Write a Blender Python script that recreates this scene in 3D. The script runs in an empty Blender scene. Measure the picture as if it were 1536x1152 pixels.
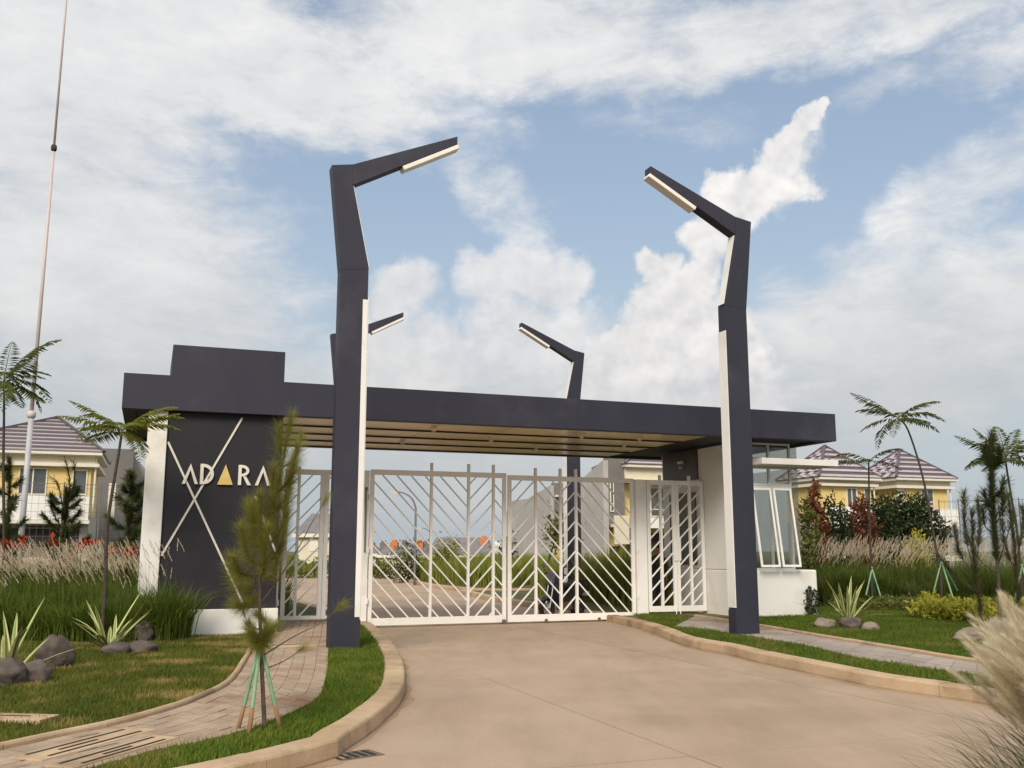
import bpy, bmesh, math, random
import numpy as np
from mathutils import Vector, Matrix, geometry
random.seed(7); rng = np.random.default_rng(7)
C = bpy.context.scene.collection
SC = bpy.context.scene
R = math.radians
# ------------------------------------------------------------------ camera
FPX, CAMH, PITCH = 1455.0, 1.6, R(9.71)
cd = bpy.data.cameras.new('camera'); cam = bpy.data.objects.new('camera', cd); C.objects.link(cam)
cam.location = (0, 0, CAMH); cam.rotation_euler = (math.pi/2 + PITCH, 0, 0)
cd.sensor_width = 36; cd.lens = 36*FPX/1536; cd.clip_start = .05; cd.clip_end = 6000
SC.camera = cam
SC.view_settings.view_transform = 'Standard'; SC.view_settings.look = 'None'
SC.view_settings.exposure = 0.30; SC.view_settings.gamma = 1; SC.view_settings.use_curve_mapping = False
SC.cycles.max_bounces = 6; SC.cycles.transparent_max_bounces = 12
SC.cycles.use_denoising = True
# survey helpers: where a sight line from the tripod meets a level, a depth or a wall line
cp, sp_ = math.cos(PITCH), math.sin(PITCH)
def ray(px, py):
    r = (px-768)/FPX; u = (576-py)/FPX
    return Vector((r, cp-u*sp_, sp_+u*cp))
def G(px, py, z=0.0):
    d = ray(px, py); t = (z-CAMH)/d.z
    return Vector((d.x*t, d.y*t, z))
def V(px, py, Y):
    d = ray(px, py); t = Y/d.y
    return Vector((d.x*t, Y, CAMH+d.z*t))
ANG = R(20.34)
A0 = Vector((-6.83, 16.80, 0)); E1 = Vector((math.cos(ANG), math.sin(ANG), 0)); E2 = Vector((-E1.y, E1.x, 0))
def W(a, b, z=0.0): return A0 + E1*a + E2*b + Vector((0, 0, z))
# ------------------------------------------------------------------ sun
SUN_AZ, SUN_EL = R(-168), R(38)          # azimuth from +Y towards +X
sun = bpy.data.lights.new('sun', 'SUN'); so = bpy.data.objects.new('sun', sun); C.objects.link(so)
sun.energy = 2.7; sun.angle = R(26); sun.color = (1, .91, .78)
sd = Vector((math.sin(SUN_AZ)*math.cos(SUN_EL), math.cos(SUN_AZ)*math.cos(SUN_EL), math.sin(SUN_EL)))
so.rotation_euler = sd.to_track_quat('Z', 'Y').to_euler(); so.location = (0, 0, 30)
# ------------------------------------------------------------------ node helpers
class NT:
    def __init__(s, tree): s.t = tree; s.n = tree.nodes; s.l = tree.links
    def new(s, typ, **kw):
        n = s.n.new(typ)
        for k, v in kw.items(): setattr(n, k, v)
        return n
    def put(s, sock, v):
        if isinstance(v, bpy.types.NodeSocket): s.l.new(v, sock)
        elif v is not None:
            if hasattr(sock, 'default_value'):
                if sock.type == 'RGBA' and len(v) == 3: v = (*v, 1)
                sock.default_value = v
    def m(s, op, a, b=None, c=None, clamp=False):
        n = s.new('ShaderNodeMath', operation=op, use_clamp=clamp)
        for i, v in enumerate((a, b, c)):
            if v is not None: s.put(n.inputs[i], v)
        return n.outputs[0]
    def mix(s, f, a, b, mode='MIX'):
        n = s.new('ShaderNodeMix', data_type='RGBA', blend_type=mode)
        s.put(n.inputs[0], f); s.put(n.inputs[6], a); s.put(n.inputs[7], b)
        return n.outputs[2]
    def noise(s, vec, scale, detail=4, rough=.55, dist=0.0, dim='3D'):
        n = s.new('ShaderNodeTexNoise', noise_dimensions=dim)
        if vec is not None: s.put(n.inputs['Vector'], vec)
        n.inputs['Scale'].default_value = scale; n.inputs['Detail'].default_value = detail
        n.inputs['Roughness'].default_value = rough; n.inputs['Distortion'].default_value = dist
        return n.outputs[0]
    def smooth(s, v, a, b, lo=0.0, hi=1.0):
        n = s.new('ShaderNodeMapRange', interpolation_type='SMOOTHSTEP')
        s.put(n.inputs[0], v); n.inputs[1].default_value = a; n.inputs[2].default_value = b
        n.inputs[3].default_value = lo; n.inputs[4].default_value = hi
        return n.outputs[0]
    def mapping(s, vec, loc=(0,0,0), rot=(0,0,0), scale=(1,1,1), typ='POINT'):
        n = s.new('ShaderNodeMapping', vector_type=typ); s.put(n.inputs[0], vec)
        n.inputs[1].default_value = loc; n.inputs[2].default_value = rot; n.inputs[3].default_value = scale
        return n.outputs[0]
# ------------------------------------------------------------------ sky with clouds
def make_world():
    w = bpy.data.worlds.new('World'); SC.world = w; w.use_nodes = True; w.cycles.sampling_method = 'MANUAL'; w.cycles.sample_map_resolution = 512
    t = NT(w.node_tree); t.n.clear()
    tc = t.new('ShaderNodeTexCoord').outputs['Generated']
    sx = t.new('ShaderNodeSeparateXYZ'); t.put(sx.inputs[0], tc)
    x, y, z = sx.outputs
    az = t.m('ARCTAN2', x, y); el = t.m('ARCSINE', z)
    cv = t.new('ShaderNodeCombineXYZ'); t.put(cv.inputs[0], az); t.put(cv.inputs[1], el); uv = cv.outputs[0]
    sky = t.new('ShaderNodeTexSky', sky_type='NISHITA', sun_disc=False, sun_elevation=SUN_EL, sun_rotation=SUN_AZ,
                altitude=50, air_density=1.2, dust_density=2.2, ozone_density=1.6)
    wn = t.new('ShaderNodeTexNoise'); t.put(wn.inputs['Vector'], tc); wn.inputs['Scale'].default_value = 9; wn.inputs['Detail'].default_value = 6; wn.inputs['Roughness'].default_value = .6
    wv = t.new('ShaderNodeVectorMath', operation='MULTIPLY_ADD'); t.put(wv.inputs[0], wn.outputs['Color']); wv.inputs[1].default_value = (.11,.11,0); wv.inputs[2].default_value = (-.055,-.055,0)
    wa = t.new('ShaderNodeVectorMath', operation='ADD'); t.put(wa.inputs[0], uv); t.put(wa.inputs[1], wv.outputs[0]); uv = wa.outputs[0]
    def blobs(lst):
        tot = None
        for (px, py, rx, ry, rot, wt) in lst:
            d = ray(px, py).normalized()
            mp = t.mapping(uv, (math.atan2(d.x, d.y), math.asin(d.z), 0), (0, 0, R(rot)), (rx/1455, ry/1455, 1), 'TEXTURE')
            ln = t.new('ShaderNodeVectorMath', operation='LENGTH'); t.put(ln.inputs[0], mp)
            v = t.m('MULTIPLY', t.smooth(ln.outputs['Value'], 1.35, .25), wt)
            tot = v if tot is None else t.m('MAXIMUM', tot, v)
        return tot
    st = t.mapping(tc, scale=(1, 1, 1.9))
    # thin high layer
    n1 = t.noise(st, 5.0, 9, .60, .25)
    n1b = t.noise(t.mapping(tc, (3, 1, 2), (0, R(12), R(20)), (1, 1, 2.6)), 13, 8, .66, .35)
    S = blobs([(60,150,330,300,-30,1.05),(170,400,400,260,-38,1.05),(330,80,460,130,-6,1.0),(760,55,420,110,3,.9),(1200,40,470,85,2,.85),
               (1480,90,260,60,5,.6),(640,190,240,55,-8,.42),(740,290,170,50,-38,.52),(1400,320,330,70,32,.62),(1400,520,380,180,10,.95),
               (620,640,560,170,0,.85),(120,640,360,200,0,.9),(980,170,240,50,-10,.4),(1180,640,300,120,0,.8),(500,170,120,40,-20,.35)])
    # the same cloud field continues all round the sky outside the frame
    big = t.smooth(t.noise(t.mapping(tc, (5.3, 2.1, .7), scale=(1, 1, 1.6)), 2.2, 5, .55), .30, .55, .25, 1.0)
    inview = t.m('MULTIPLY', t.smooth(t.m('ABSOLUTE', az), .62, .52), t.smooth(el, .66, .52))
    Sall = t.m('ADD', t.m('MULTIPLY', S, inview), t.m('MULTIPLY', big, t.m('SUBTRACT', 1.0, inview)))
    dS = t.m('ADD', Sall, t.m('ADD', t.m('MULTIPLY', t.m('SUBTRACT', n1, .5), 1.15), t.m('MULTIPLY', t.m('SUBTRACT', n1b, .5), .85)))
    mS = t.smooth(dS, .22, .95)
    # cumulus heaps
    C_list = [(1015,560,130,100,0,1.0),(1010,470,92,84,20,1),(1000,400,46,42,0,1),(1055,415,44,50,0,.9),(1085,510,80,100,0,.9),(950,525,56,50,0,.95),(950,600,120,60,0,.9),(1070,600,150,90,0,.8),
              (1160,240,96,44,40,.95),(1205,192,52,32,40,.95),(1110,290,70,50,30,.85),(1060,350,50,50,0,.75),(1185,275,60,36,20,.6),(1238,168,26,18,40,.8),(1215,235,40,30,60,.5)]
    H_list = [(795,395,80,56,10,.9),(850,410,60,46,0,.85),(730,430,72,60,0,.8),(700,395,44,34,0,.6),(800,500,170,90,0,.8),(605,455,72,56,0,.8),(640,540,160,90,0,.8),(1170,250,120,60,38,.55)]
    def vor(off):
        v = t.new('ShaderNodeTexVoronoi', feature='F1', normalize=True); src = tc if off is None else t.mapping(tc, off)
        t.put(v.inputs['Vector'], src); v.inputs['Scale'].default_value = 11; v.inputs['Detail'].default_value = 3.0; v.inputs['Roughness'].default_value = .62; v.inputs['Lacunarity'].default_value = 2.2
        return v.outputs['Distance']
    v0 = vor(None); ldir = Vector((-.55, 0, .85)); off = ldir*.016; v1 = vor((off.x, off.y, off.z))
    n2 = t.noise(tc, 26, 9, .62, .2)
    Cb = blobs(C_list); Hb = blobs(H_list)
    dC = t.m('ADD', t.m('MULTIPLY', Cb, inview), t.m('ADD', t.m('MULTIPLY', t.m('SUBTRACT', .30, v0), 1.35), t.m('MULTIPLY', t.m('SUBTRACT', n2, .5), .75)))
    mC = t.m('MULTIPLY', t.smooth(dC, .32, .70), t.smooth(Cb, .02, .30))
    mC = t.m('MULTIPLY', mC, t.smooth(el, .10, .22, .70, 1.0))
    dH = t.m('ADD', t.m('MULTIPLY', Hb, inview), t.m('ADD', t.m('MULTIPLY', t.m('SUBTRACT', .30, v0), .5), t.m('MULTIPLY', t.m('SUBTRACT', n2, .5), 1.1)))
    mH = t.m('MULTIPLY', t.m('MULTIPLY', t.smooth(dH, .20, .80), t.smooth(Hb, .02, .35)), .88)
    rel = t.m('SUBTRACT', v1, v0)
    lit = t.m('ADD', .58, t.m('MULTIPLY', rel, 2.4), clamp=True)
    lit = t.m('ADD', lit, t.m('MULTIPLY', t.m('SUBTRACT', n1, .5), .5), clamp=True)
    low = t.smooth(el, .02, .33)
    colC_lo = t.mix(lit, (.40, .415, .46), (.70, .665, .63)); colC_hi = t.mix(lit, (.46, .475, .51), (.86, .83, .795))
    colC = t.mix(low, colC_lo, colC_hi)
    litS = t.m('ADD', .50, t.m('ADD', t.m('MULTIPLY', t.m('SUBTRACT', n1, .5), 1.1), t.m('MULTIPLY', t.m('SUBTRACT', n1b, .5), .8)), clamp=True)
    colS = t.mix(low, t.mix(litS, (.37, .40, .42), (.49, .505, .51)), t.mix(litS, (.45, .475, .51), (.79, .785, .77)))
    base = t.mix(1.0, sky.outputs[0], (.125, .125, .125), 'MULTIPLY')
    haze = t.mix(t.smooth(el, .50, -.02, .34, .90), base, (.385, .435, .48))
    c1 = t.mix(mS, haze, colS)
    colH = t.mix(.45, colC, colS)
    c2 = t.mix(mC, t.mix(mH, c1, colH), colC)
    bg = t.new('ShaderNodeBackground'); t.put(bg.inputs[0], c2); bg.inputs[1].default_value = 1.0
    out = t.new('ShaderNodeOutputWorld'); t.l.new(bg.outputs[0], out.inputs[0])
make_world()
# ------------------------------------------------------------------ materials
MATS = {}
def mat(name, c1, c2=None, scale=4.0, rough=.7, bump=0.0, bscale=None, detail=5, spec=.4, metal=0.0, grain=0.0, coord='Position', c3=None, c3r=(.50,.68), s3=.6, stretch=(1,1,1), rnd=0.0, transl=0.0):
    m = bpy.data.materials.new(name); m.use_nodes = True; t = NT(m.node_tree)
    bs = t.n['Principled BSDF']; out = t.n['Material Output']
    vec = t.new('ShaderNodeNewGeometry').outputs['Position'] if coord == 'Position' else t.new('ShaderNodeTexCoord').outputs['Object']
    v2 = t.mapping(vec, scale=stretch)
    col = None
    if c2 is not None:
        f = t.smooth(t.noise(v2, scale, detail, .6), .32, .68); col = t.mix(f, c1, c2)
    else: col = t.mix(0.0, c1, c1)
    if c3 is not None:
        f3 = t.smooth(t.noise(t.mapping(vec, (9, 4, 2)), s3, 6, .62), *c3r); col = t.mix(f3, col, c3)
    if grain:
        gk = t.m('ADD', 1-grain, t.m('MULTIPLY', t.noise(vec, 38, 6, .75), 2*grain)); gs = t.smooth(t.noise(t.mapping(vec, (3,7,1), (0,0,ANG), (1.1,.22,1)), 1.3, 7, .68), .30, .62, 1-.8*grain, 1.0)
        k2 = t.m('MULTIPLY', gk, gs); cc = t.new('ShaderNodeCombineColor'); [t.put(cc.inputs[i], k2) for i in range(3)]
        col = t.mix(1.0, col, cc.outputs[0], 'MULTIPLY')
    if rnd:
        ob = t.new('ShaderNodeObjectInfo').outputs['Random']
        k = t.m('ADD', 1-rnd, t.m('MULTIPLY', ob, 2*rnd))
        cc = t.new('ShaderNodeCombineColor'); [t.put(cc.inputs[i], k) for i in range(3)]
        col = t.mix(1.0, col, cc.outputs[0], 'MULTIPLY')
    t.put(bs.inputs['Base Color'], col); bs.inputs['Roughness'].default_value = rough; bs.inputs['Metallic'].default_value = metal
    bs.inputs['Specular IOR Level'].default_value = spec
    if bump:
        b = t.new('ShaderNodeBump'); b.inputs['Strength'].default_value = bump; b.inputs['Distance'].default_value = .02
        t.put(b.inputs['Height'], t.noise(v2, bscale or scale*6, 6, .65)); t.l.new(b.outputs[0], bs.inputs['Normal'])
    if transl:
        tr = t.new('ShaderNodeBsdfTranslucent'); t.put(tr.inputs[0], col)
        mx = t.new('ShaderNodeMixShader'); mx.inputs[0].default_value = transl
        t.l.new(bs.outputs[0], mx.inputs[1]); t.l.new(tr.outputs[0], mx.inputs[2]); t.l.new(mx.outputs[0], out.inputs[0])
    MATS[name] = m; return m
def leaf(name, c1, c2, scale=9, transl=.3, c3=None, s3=.6, rnd=.12, rough=.6, c3r=(.50,.68)): return mat(name, c1, c2, scale, rough, transl=transl, c3=c3, s3=s3, c3r=c3r, rnd=rnd, spec=.25, detail=3)
def glassmat(name, tint, refl=.12):
    m = bpy.data.materials.new(name); m.use_nodes = True; t = NT(m.node_tree); t.n.clear()
    tr = t.new('ShaderNodeBsdfTransparent'); tr.inputs[0].default_value = (*tint, 1)
    gl = t.new('ShaderNodeBsdfGlossy'); gl.inputs['Roughness'].default_value = .03
    fr = t.new('ShaderNodeFresnel'); fr.inputs[0].default_value = 1.5
    nz = t.noise(t.new('ShaderNodeNewGeometry').outputs['Position'], 3, 3)
    f = t.m('ADD', t.m('MULTIPLY', fr.outputs[0], .5), t.m('MULTIPLY', nz, refl), clamp=True)
    mx = t.new('ShaderNodeMixShader'); t.put(mx.inputs[0], f); t.l.new(tr.outputs[0], mx.inputs[1]); t.l.new(gl.outputs[0], mx.inputs[2])
    o = t.new('ShaderNodeOutputMaterial'); t.l.new(mx.outputs[0], o.inputs[0]); MATS[name] = m; return m
navy = mat('navy_paint', (.0235,.0235,.039), (.029,.029,.046), 1.2, .6, .12, 60, c3=(.040,.040,.056), s3=.7, stretch=(1,1,.35))
signpaint = mat('black_violet_paint', (.013,.0115,.017), (.016,.014,.020), 1.5, .6, .12, 50, c3=(.020,.018,.025), s3=.8, stretch=(1,1,.35))
white = mat('white_paint', (.80,.78,.75), (.76,.74,.71), 1.6, .55, .05, 40, c3=(.70,.67,.62), s3=.9, stretch=(1,1,.3))
whitewall = mat('white_render', (.82,.80,.76), (.77,.75,.70), 1.1, .8, .15, 45, c3=(.70,.66,.59), s3=1.0, stretch=(1,1,.5))
steel = mat('white_gate_enamel', (.88,.855,.81), (.85,.82,.775), 3, .42, .03, 50, c3=(.78,.745,.69), s3=2.0)
gold = mat('gold_leaf', (.62,.45,.15), (.70,.52,.20), 6, .4)
letterw = mat('letter_cream', (.72,.68,.60), (.66,.62,.55), 5, .5)
woods = mat('soffit_wood', (.78,.61,.41), (.66,.50,.32), 3.2, .25, .08, 30, stretch=(.35,2.2,1), rnd=.10, c3=(.55,.43,.23), s3=.5)
darkgap = mat('dark_gap', (.02,.017,.015), (.03,.025,.02), 4, .8)
concrete = mat('road_concrete', (.385,.278,.190), (.42,.315,.225), .8, .85, .25, 55, c3=(.345,.250,.172), s3=.35, detail=8, rnd=.035, grain=.17)
joint = mat('road_joint', (.13,.10,.075), (.17,.13,.10), 6, .9)
kerbm = mat('kerb_concrete', (.54,.395,.25), (.45,.315,.19), 2.4, .85, .3, 50, c3=(.32,.22,.135), s3=1.3, detail=8, rnd=.06, grain=.2)
paverm = mat('paver_brick', (.43,.330,.235), (.345,.255,.175), 3.0, .88, .35, 70, c3=(.26,.15,.09), s3=.9, detail=7, rnd=.09, grain=.2)
sandjoint = mat('sand_joint', (.20,.145,.095), (.26,.19,.13), 9, .95)
slabgrey = mat('path_grey', (.38,.32,.27), (.32,.27,.225), 3.0, .88, .3, 60, c3=(.24,.18,.13), s3=1.1, rnd=.08, grain=.15)
lawnsoil = mat('lawn_soil', (.050,.062,.016), (.085,.085,.025), 2.2, .95, .4, 30, c3=(.17,.13,.05), s3=.9)
farfield = mat('far_field', (.06,.075,.02), (.10,.105,.035), .25, .95, c3=(.16,.13,.07), s3=.06)
soilm = mat('soil', (.075,.05,.032), (.11,.075,.05), 5, .95, .5, 30)
lawnleaf = leaf('lawn_blade', (.090,.118,.015), (.155,.165,.026), 1.1, .40, c3=(.38,.28,.10), s3=1.3, c3r=(.51,.64))
vergeleaf = leaf('verge_blade', (.088,.145,.013), (.150,.195,.022), 1.6, .38, c3=(.21,.20,.045), s3=.8)
tallgrass = leaf('tall_grass', (.090,.135,.016), (.145,.190,.028), 1.4, .45, c3=(.14,.135,.045), s3=.9)
plumem = leaf('plume', (.70,.58,.42), (.80,.70,.54), 3, .45)
plumenear = leaf('plume_near', (.78,.69,.50), (.84,.77,.60), 5, .55)
fern = leaf('fern_frond', (.070,.100,.020), (.125,.145,.035), 3, .42)
fernlight = leaf('fern_frond_light', (.17,.20,.03), (.27,.26,.05), 3, .5)
pinem = leaf('pine_needle', (.19,.20,.036), (.31,.29,.065), 4, .55)
pinedark = leaf('pine_needle_dark', (.060,.085,.024), (.105,.120,.036), 2.5, .3)
pinebrown = leaf('pine_needle_brown', (.105,.105,.040), (.16,.14,.055), 2.5, .3)
hedgedark = leaf('hedge_dark', (.016,.030,.009), (.038,.055,.015), 3, .2)
hedgegreen = leaf('hedge_green', (.155,.185,.026), (.23,.245,.042), .9, .3)
covergreen = leaf('cover_green', (.085,.110,.020), (.15,.155,.032), 3, .25)
coveryellow = leaf('cover_yellow', (.30,.30,.03), (.42,.39,.05), 4, .3)
redleaf = leaf('red_leaf', (.13,.040,.022), (.20,.075,.035), 3, .3)
redflower = leaf('red_flower', (.38,.030,.015), (.48,.06,.02), 8, .3)
whiteflower = leaf('white_flower', (.62,.60,.55), (.7,.68,.62), 8, .3)
bark = mat('bark', (.085,.058,.040), (.14,.10,.07), 12, .9, .4, 60)
barkdark = mat('bark_dark', (.045,.034,.026), (.075,.058,.042), 12, .9, .4, 60)
greenstake = mat('green_stake', (.17,.31,.175), (.22,.37,.22), 6, .6, c3=(.14,.24,.14), s3=4)
rawstake = mat('raw_stake', (.30,.17,.08), (.22,.12,.06), 9, .8)
rockm = mat('river_rock', (.075,.058,.050), (.120,.092,.078), 5, .75, .5, 22, c3=(.045,.037,.033), s3=3, rnd=.2)
rocklight = mat('pale_rock', (.20,.155,.12), (.26,.21,.165), 4, .8, .5, 20, c3=(.12,.09,.065), s3=2.5)
varieg = mat('variegated_edge', (.42,.42,.17), (.50,.48,.22), 6, .5)
variegc = mat('variegated_core', (.14,.20,.05), (.19,.24,.07), 6, .5)
poleM = mat('pole_white', (.60,.50,.47), (.54,.45,.43), 3, .45)
poleG = mat('pole_grey', (.40,.40,.41), (.46,.46,.46), 3, .45)
yellow = mat('yellow_wall', (.70,.53,.22), (.64,.48,.19), 1.2, .85, .1, 30)
cream = mat('cream_wall', (.68,.62,.48), (.62,.56,.43), 1.3, .85, .1, 30)
creamw = mat('cream_trim', (.74,.70,.60), (.68,.64,.55), 1.3, .8)
greyw = mat('grey_wall', (.43,.405,.385), (.39,.365,.345), .8, .9, .15, 20, c3=(.48,.455,.43), s3=.4, stretch=(1,1,.5))
greyd = mat('grey_wall_dark', (.155,.145,.14), (.185,.172,.165), .8, .9, .15, 20)
darkopen = mat('dark_opening', (.035,.027,.024), (.05,.04,.034), 3, .8)
brickred = mat('brick_red', (.22,.055,.035), (.17,.045,.03), 2, .85)
tileA = mat('tile_lavender', (.45,.405,.425), (.39,.35,.365), 2.5, .35, rnd=.08)
tileB = mat('tile_purple', (.085,.063,.075), (.115,.088,.10), 2.5, .4, rnd=.1)
farroof = mat('far_roof', (.20,.185,.195), (.165,.15,.16), 1.0, .8, .3, 6)
orange = mat('orange_paint', (.55,.20,.085), (.48,.17,.07), 2, .8)
paneM = mat('dark_pane', (.06,.065,.068), (.10,.11,.11), 1.3, .12, spec=.6)
alum = mat('aluminium', (.66,.65,.62), (.60,.59,.57), 4, .4)
glass = glassmat('window_glass', (.90,.905,.87), .04)
black = mat('black_plastic', (.018,.018,.022), (.028,.027,.030), 6, .35)
rubber = mat('rubber', (.016,.016,.017), (.024,.024,.025), 9, .85)
chrome = mat('chrome', (.55,.55,.56), (.48,.48,.49), 6, .22, metal=.9)
bluep = mat('blue_grey_panel', (.10,.10,.15), (.12,.12,.17), 6, .35)
skin = mat('skin', (.30,.17,.11), (.27,.15,.095), 9, .55)
hairm = mat('hair', (.012,.010,.009), (.02,.017,.015), 30, .6)
clothb = mat('black_cloth', (.018,.017,.02), (.03,.028,.032), 20, .9)
clothg = mat('charcoal_cloth', (.03,.03,.04), (.045,.043,.05), 20, .9)
lampm = mat('lamp_cover', (.84,.80,.73), (.79,.75,.68), 5, .35)
iron = mat('cast_iron', (.11,.085,.065), (.16,.12,.09), 8, .7)
wirem = mat('wire_grey', (.14,.135,.14), (.18,.175,.175), 6, .6)
brownpanel = mat('brown_panel', (.062,.040,.030), (.085,.055,.042), 2, .4)
roomgrey = mat('room_grey', (.66,.61,.57), (.62,.57,.53), 1.2, .9)
def checker_mat():
    m = bpy.data.materials.new('tile_check'); m.use_nodes = True; t = NT(m.node_tree); bs = t.n['Principled BSDF']
    v = t.new('ShaderNodeTexCoord').outputs['Object']
    ck = t.new('ShaderNodeTexChecker'); t.put(ck.inputs[0], t.mapping(v, (.013,.017,.011), (0,0,0), (2.6,2.6,2.6)))
    ck.inputs[1].default_value = (.50,.44,.46,1); ck.inputs[2].default_value = (.125,.085,.115,1); ck.inputs[3].default_value = 1
    t.l.new(ck.outputs[0], bs.inputs[0]); bs.inputs['Roughness'].default_value = .4; return m
tileC = checker_mat()
# ------------------------------------------------------------------ mesh helpers
def tag(o, label=None, cat=None, group=None, kind=None):
    if label: o['label'] = label
    if cat: o['category'] = cat
    if group: o['group'] = group
    if kind: o['kind'] = kind
    return o
def thing(name, label, cat, loc=(0,0,0), rz=0.0, group=None):
    o = bpy.data.objects.new(name, None); C.objects.link(o); o.empty_display_size = .2
    o.location = loc; o.rotation_euler = (0, 0, rz); return tag(o, label, cat, group)
def link(name, me, m, parent=None, loc=(0,0,0), rot=(0,0,0)):
    o = bpy.data.objects.new(name, me); C.objects.link(o)
    if m is not None:
        for q in (m if isinstance(m, (list, tuple)) else (m,)): me.materials.append(q)
    if parent: o.parent = parent
    o.location = loc; o.rotation_euler = rot; return o
class MB:
    def __init__(s): s.v = []; s.f = []; s.mi = []; s.k = 0
    def add(s, vs, fs):
        n = len(s.v); s.v += [tuple(v) for v in vs]; s.f += [tuple(i+n for i in f) for f in fs]; s.mi += [s.k]*len(fs); return s
    def mslot(s, k): s.k = k; return s
    def box(s, x0, x1, y0, y1, z0, z1):
        return s.add([(x0,y0,z0),(x1,y0,z0),(x1,y1,z0),(x0,y1,z0),(x0,y0,z1),(x1,y0,z1),(x1,y1,z1),(x0,y1,z1)],
                     [(3,2,1,0),(4,5,6,7),(0,1,5,4),(1,2,6,5),(2,3,7,6),(3,0,4,7)])
    def prism(s, pts, y0, y1):          # outline in x,z extruded along y
        n = len(pts)
        return s.add([(x,y0,z) for x, z in pts]+[(x,y1,z) for x, z in pts],
                     [tuple(range(n)), tuple(range(2*n-1, n-1, -1))]+[(i, i+n, (i+1)%n+n, (i+1)%n) for i in range(n)])
    def bar(s, p, q, w, h=None, up=(0,0,1)):
        p, q = Vector(p), Vector(q); h = h or w; d = (q-p).normalized(); u = Vector(up)
        sd_ = d.cross(u)
        if sd_.length < 1e-4: sd_ = d.cross(Vector((1,0,0)))
        sd_.normalize(); u2 = sd_.cross(d).normalized(); a, b = sd_*w/2, u2*h/2
        return s.add([p-a-b, p+a-b, p+a+b, p-a+b, q-a-b, q+a-b, q+a+b, q-a+b],
                     [(0,1,2,3),(7,6,5,4),(4,5,1,0),(5,6,2,1),(6,7,3,2),(7,4,0,3)])
    def tube(s, pts, rad, n=8, cap=True):
        pts = [Vector(p) for p in pts]
        if not hasattr(rad, '__len__'): rad = [rad]*len(pts)
        vs, fs = [], []; ref = Vector((.31,.17,.9)).normalized()
        for i, p in enumerate(pts):
            d = (pts[min(i+1,len(pts)-1)]-pts[max(i-1,0)]).normalized()
            a = d.cross(ref)
            if a.length < .05: a = d.cross(Vector((1,0,0)))
            a.normalize(); b = d.cross(a)
            vs += [p+(a*math.cos(2*math.pi*k/n)+b*math.sin(2*math.pi*k/n))*rad[i] for k in range(n)]
        for i in range(len(pts)-1):
            fs += [(i*n+k, i*n+(k+1)%n, (i+1)*n+(k+1)%n, (i+1)*n+k) for k in range(n)]
        if cap: fs += [tuple(range(n-1,-1,-1)), tuple(range((len(pts)-1)*n, len(pts)*n))]
        return s.add(vs, fs)
    def mesh(s, name):
        me = bpy.data.meshes.new(name); me.from_pydata(s.v, [], s.f)
        if any(s.mi): me.polygons.foreach_set('material_index', s.mi)
        me.update()
        bm = bmesh.new(); bm.from_mesh(me); bmesh.ops.recalc_face_normals(bm, faces=bm.faces); bm.to_mesh(me); bm.free()
        return me
    def build(s, name, m, parent=None, loc=(0,0,0), rot=(0,0,0), bevel=0.0, smooth=False):
        me = s.mesh(name); o = link(name, me, m, parent, loc, rot)
        if smooth: me.polygons.foreach_set('use_smooth', [True]*len(me.polygons))
        if bevel:
            b = o.modifiers.new('bevel', 'BEVEL'); b.width = bevel; b.segments = 2; b.limit_method = 'ANGLE'; b.angle_limit = R(40)
        return o
def np_mesh(name, verts, tris, m, parent=None, loc=(0,0,0), rot=(0,0,0)):
    verts = np.asarray(verts, np.float32).reshape(-1,3); tris = np.asarray(tris, np.int32).reshape(-1,3)
    me = bpy.data.meshes.new(name); me.vertices.add(len(verts)); me.vertices.foreach_set('co', verts.ravel())
    me.loops.add(tris.size); me.loops.foreach_set('vertex_index', tris.ravel())
    me.polygons.add(len(tris)); me.polygons.foreach_set('loop_start', np.arange(0, tris.size, 3, dtype=np.int32))
    me.update(calc_edges=True)
    return link(name, me, m, parent, loc, rot)
def dup(o, parent=None):
    c = o.copy(); C.objects.link(c); c.parent = parent
    for ch in list(o.children): dup(ch, c)
    return c
def inpoly(P, poly):
    x, y = P[:,0], P[:,1]; res = np.zeros(len(P), bool); n = len(poly)
    for i in range(n):
        x0, y0 = poly[i][0], poly[i][1]; x1, y1 = poly[(i+1)%n][0], poly[(i+1)%n][1]
        if y0 == y1: continue
        c = ((y0 > y) != (y1 > y)) & (x < (x1-x0)*(y-y0)/(y1-y0)+x0); res ^= c
    return res
def spline(pts, n=10):
    pts = [Vector(p) for p in pts]; out = []
    for i in range(len(pts)-1):
        p0, p1, p2, p3 = pts[max(i-1,0)], pts[i], pts[i+1], pts[min(i+2,len(pts)-1)]
        for k in range(n):
            t = k/n
            out.append(.5*((2*p1)+(p2-p0)*t+(2*p0-5*p1+4*p2-p3)*t*t+(3*p1-p0-3*p2+p3)*t**3))
    out.append(pts[-1]); return out
def resample(pts, step):
    d = [0.0]
    for a, b in zip(pts, pts[1:]): d.append(d[-1]+(b-a).length)
    n = max(2, int(round(d[-1]/step))+1); out = []; j = 0
    for k in range(n):
        t = d[-1]*k/(n-1)
        while j < len(d)-2 and d[j+1] < t: j += 1
        f = (t-d[j])/max(d[j+1]-d[j], 1e-9); out.append(pts[j].lerp(pts[j+1], min(max(f,0),1)))
    return out
def offset(pts, w):        # to the left of travel for positive w
    out = []
    for i, p in enumerate(pts):
        d = (pts[min(i+1,len(pts)-1)]-pts[max(i-1,0)]); d.z = 0; d.normalize()
        out.append(p+Vector((-d.y, d.x, 0))*w)
    return out
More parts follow.
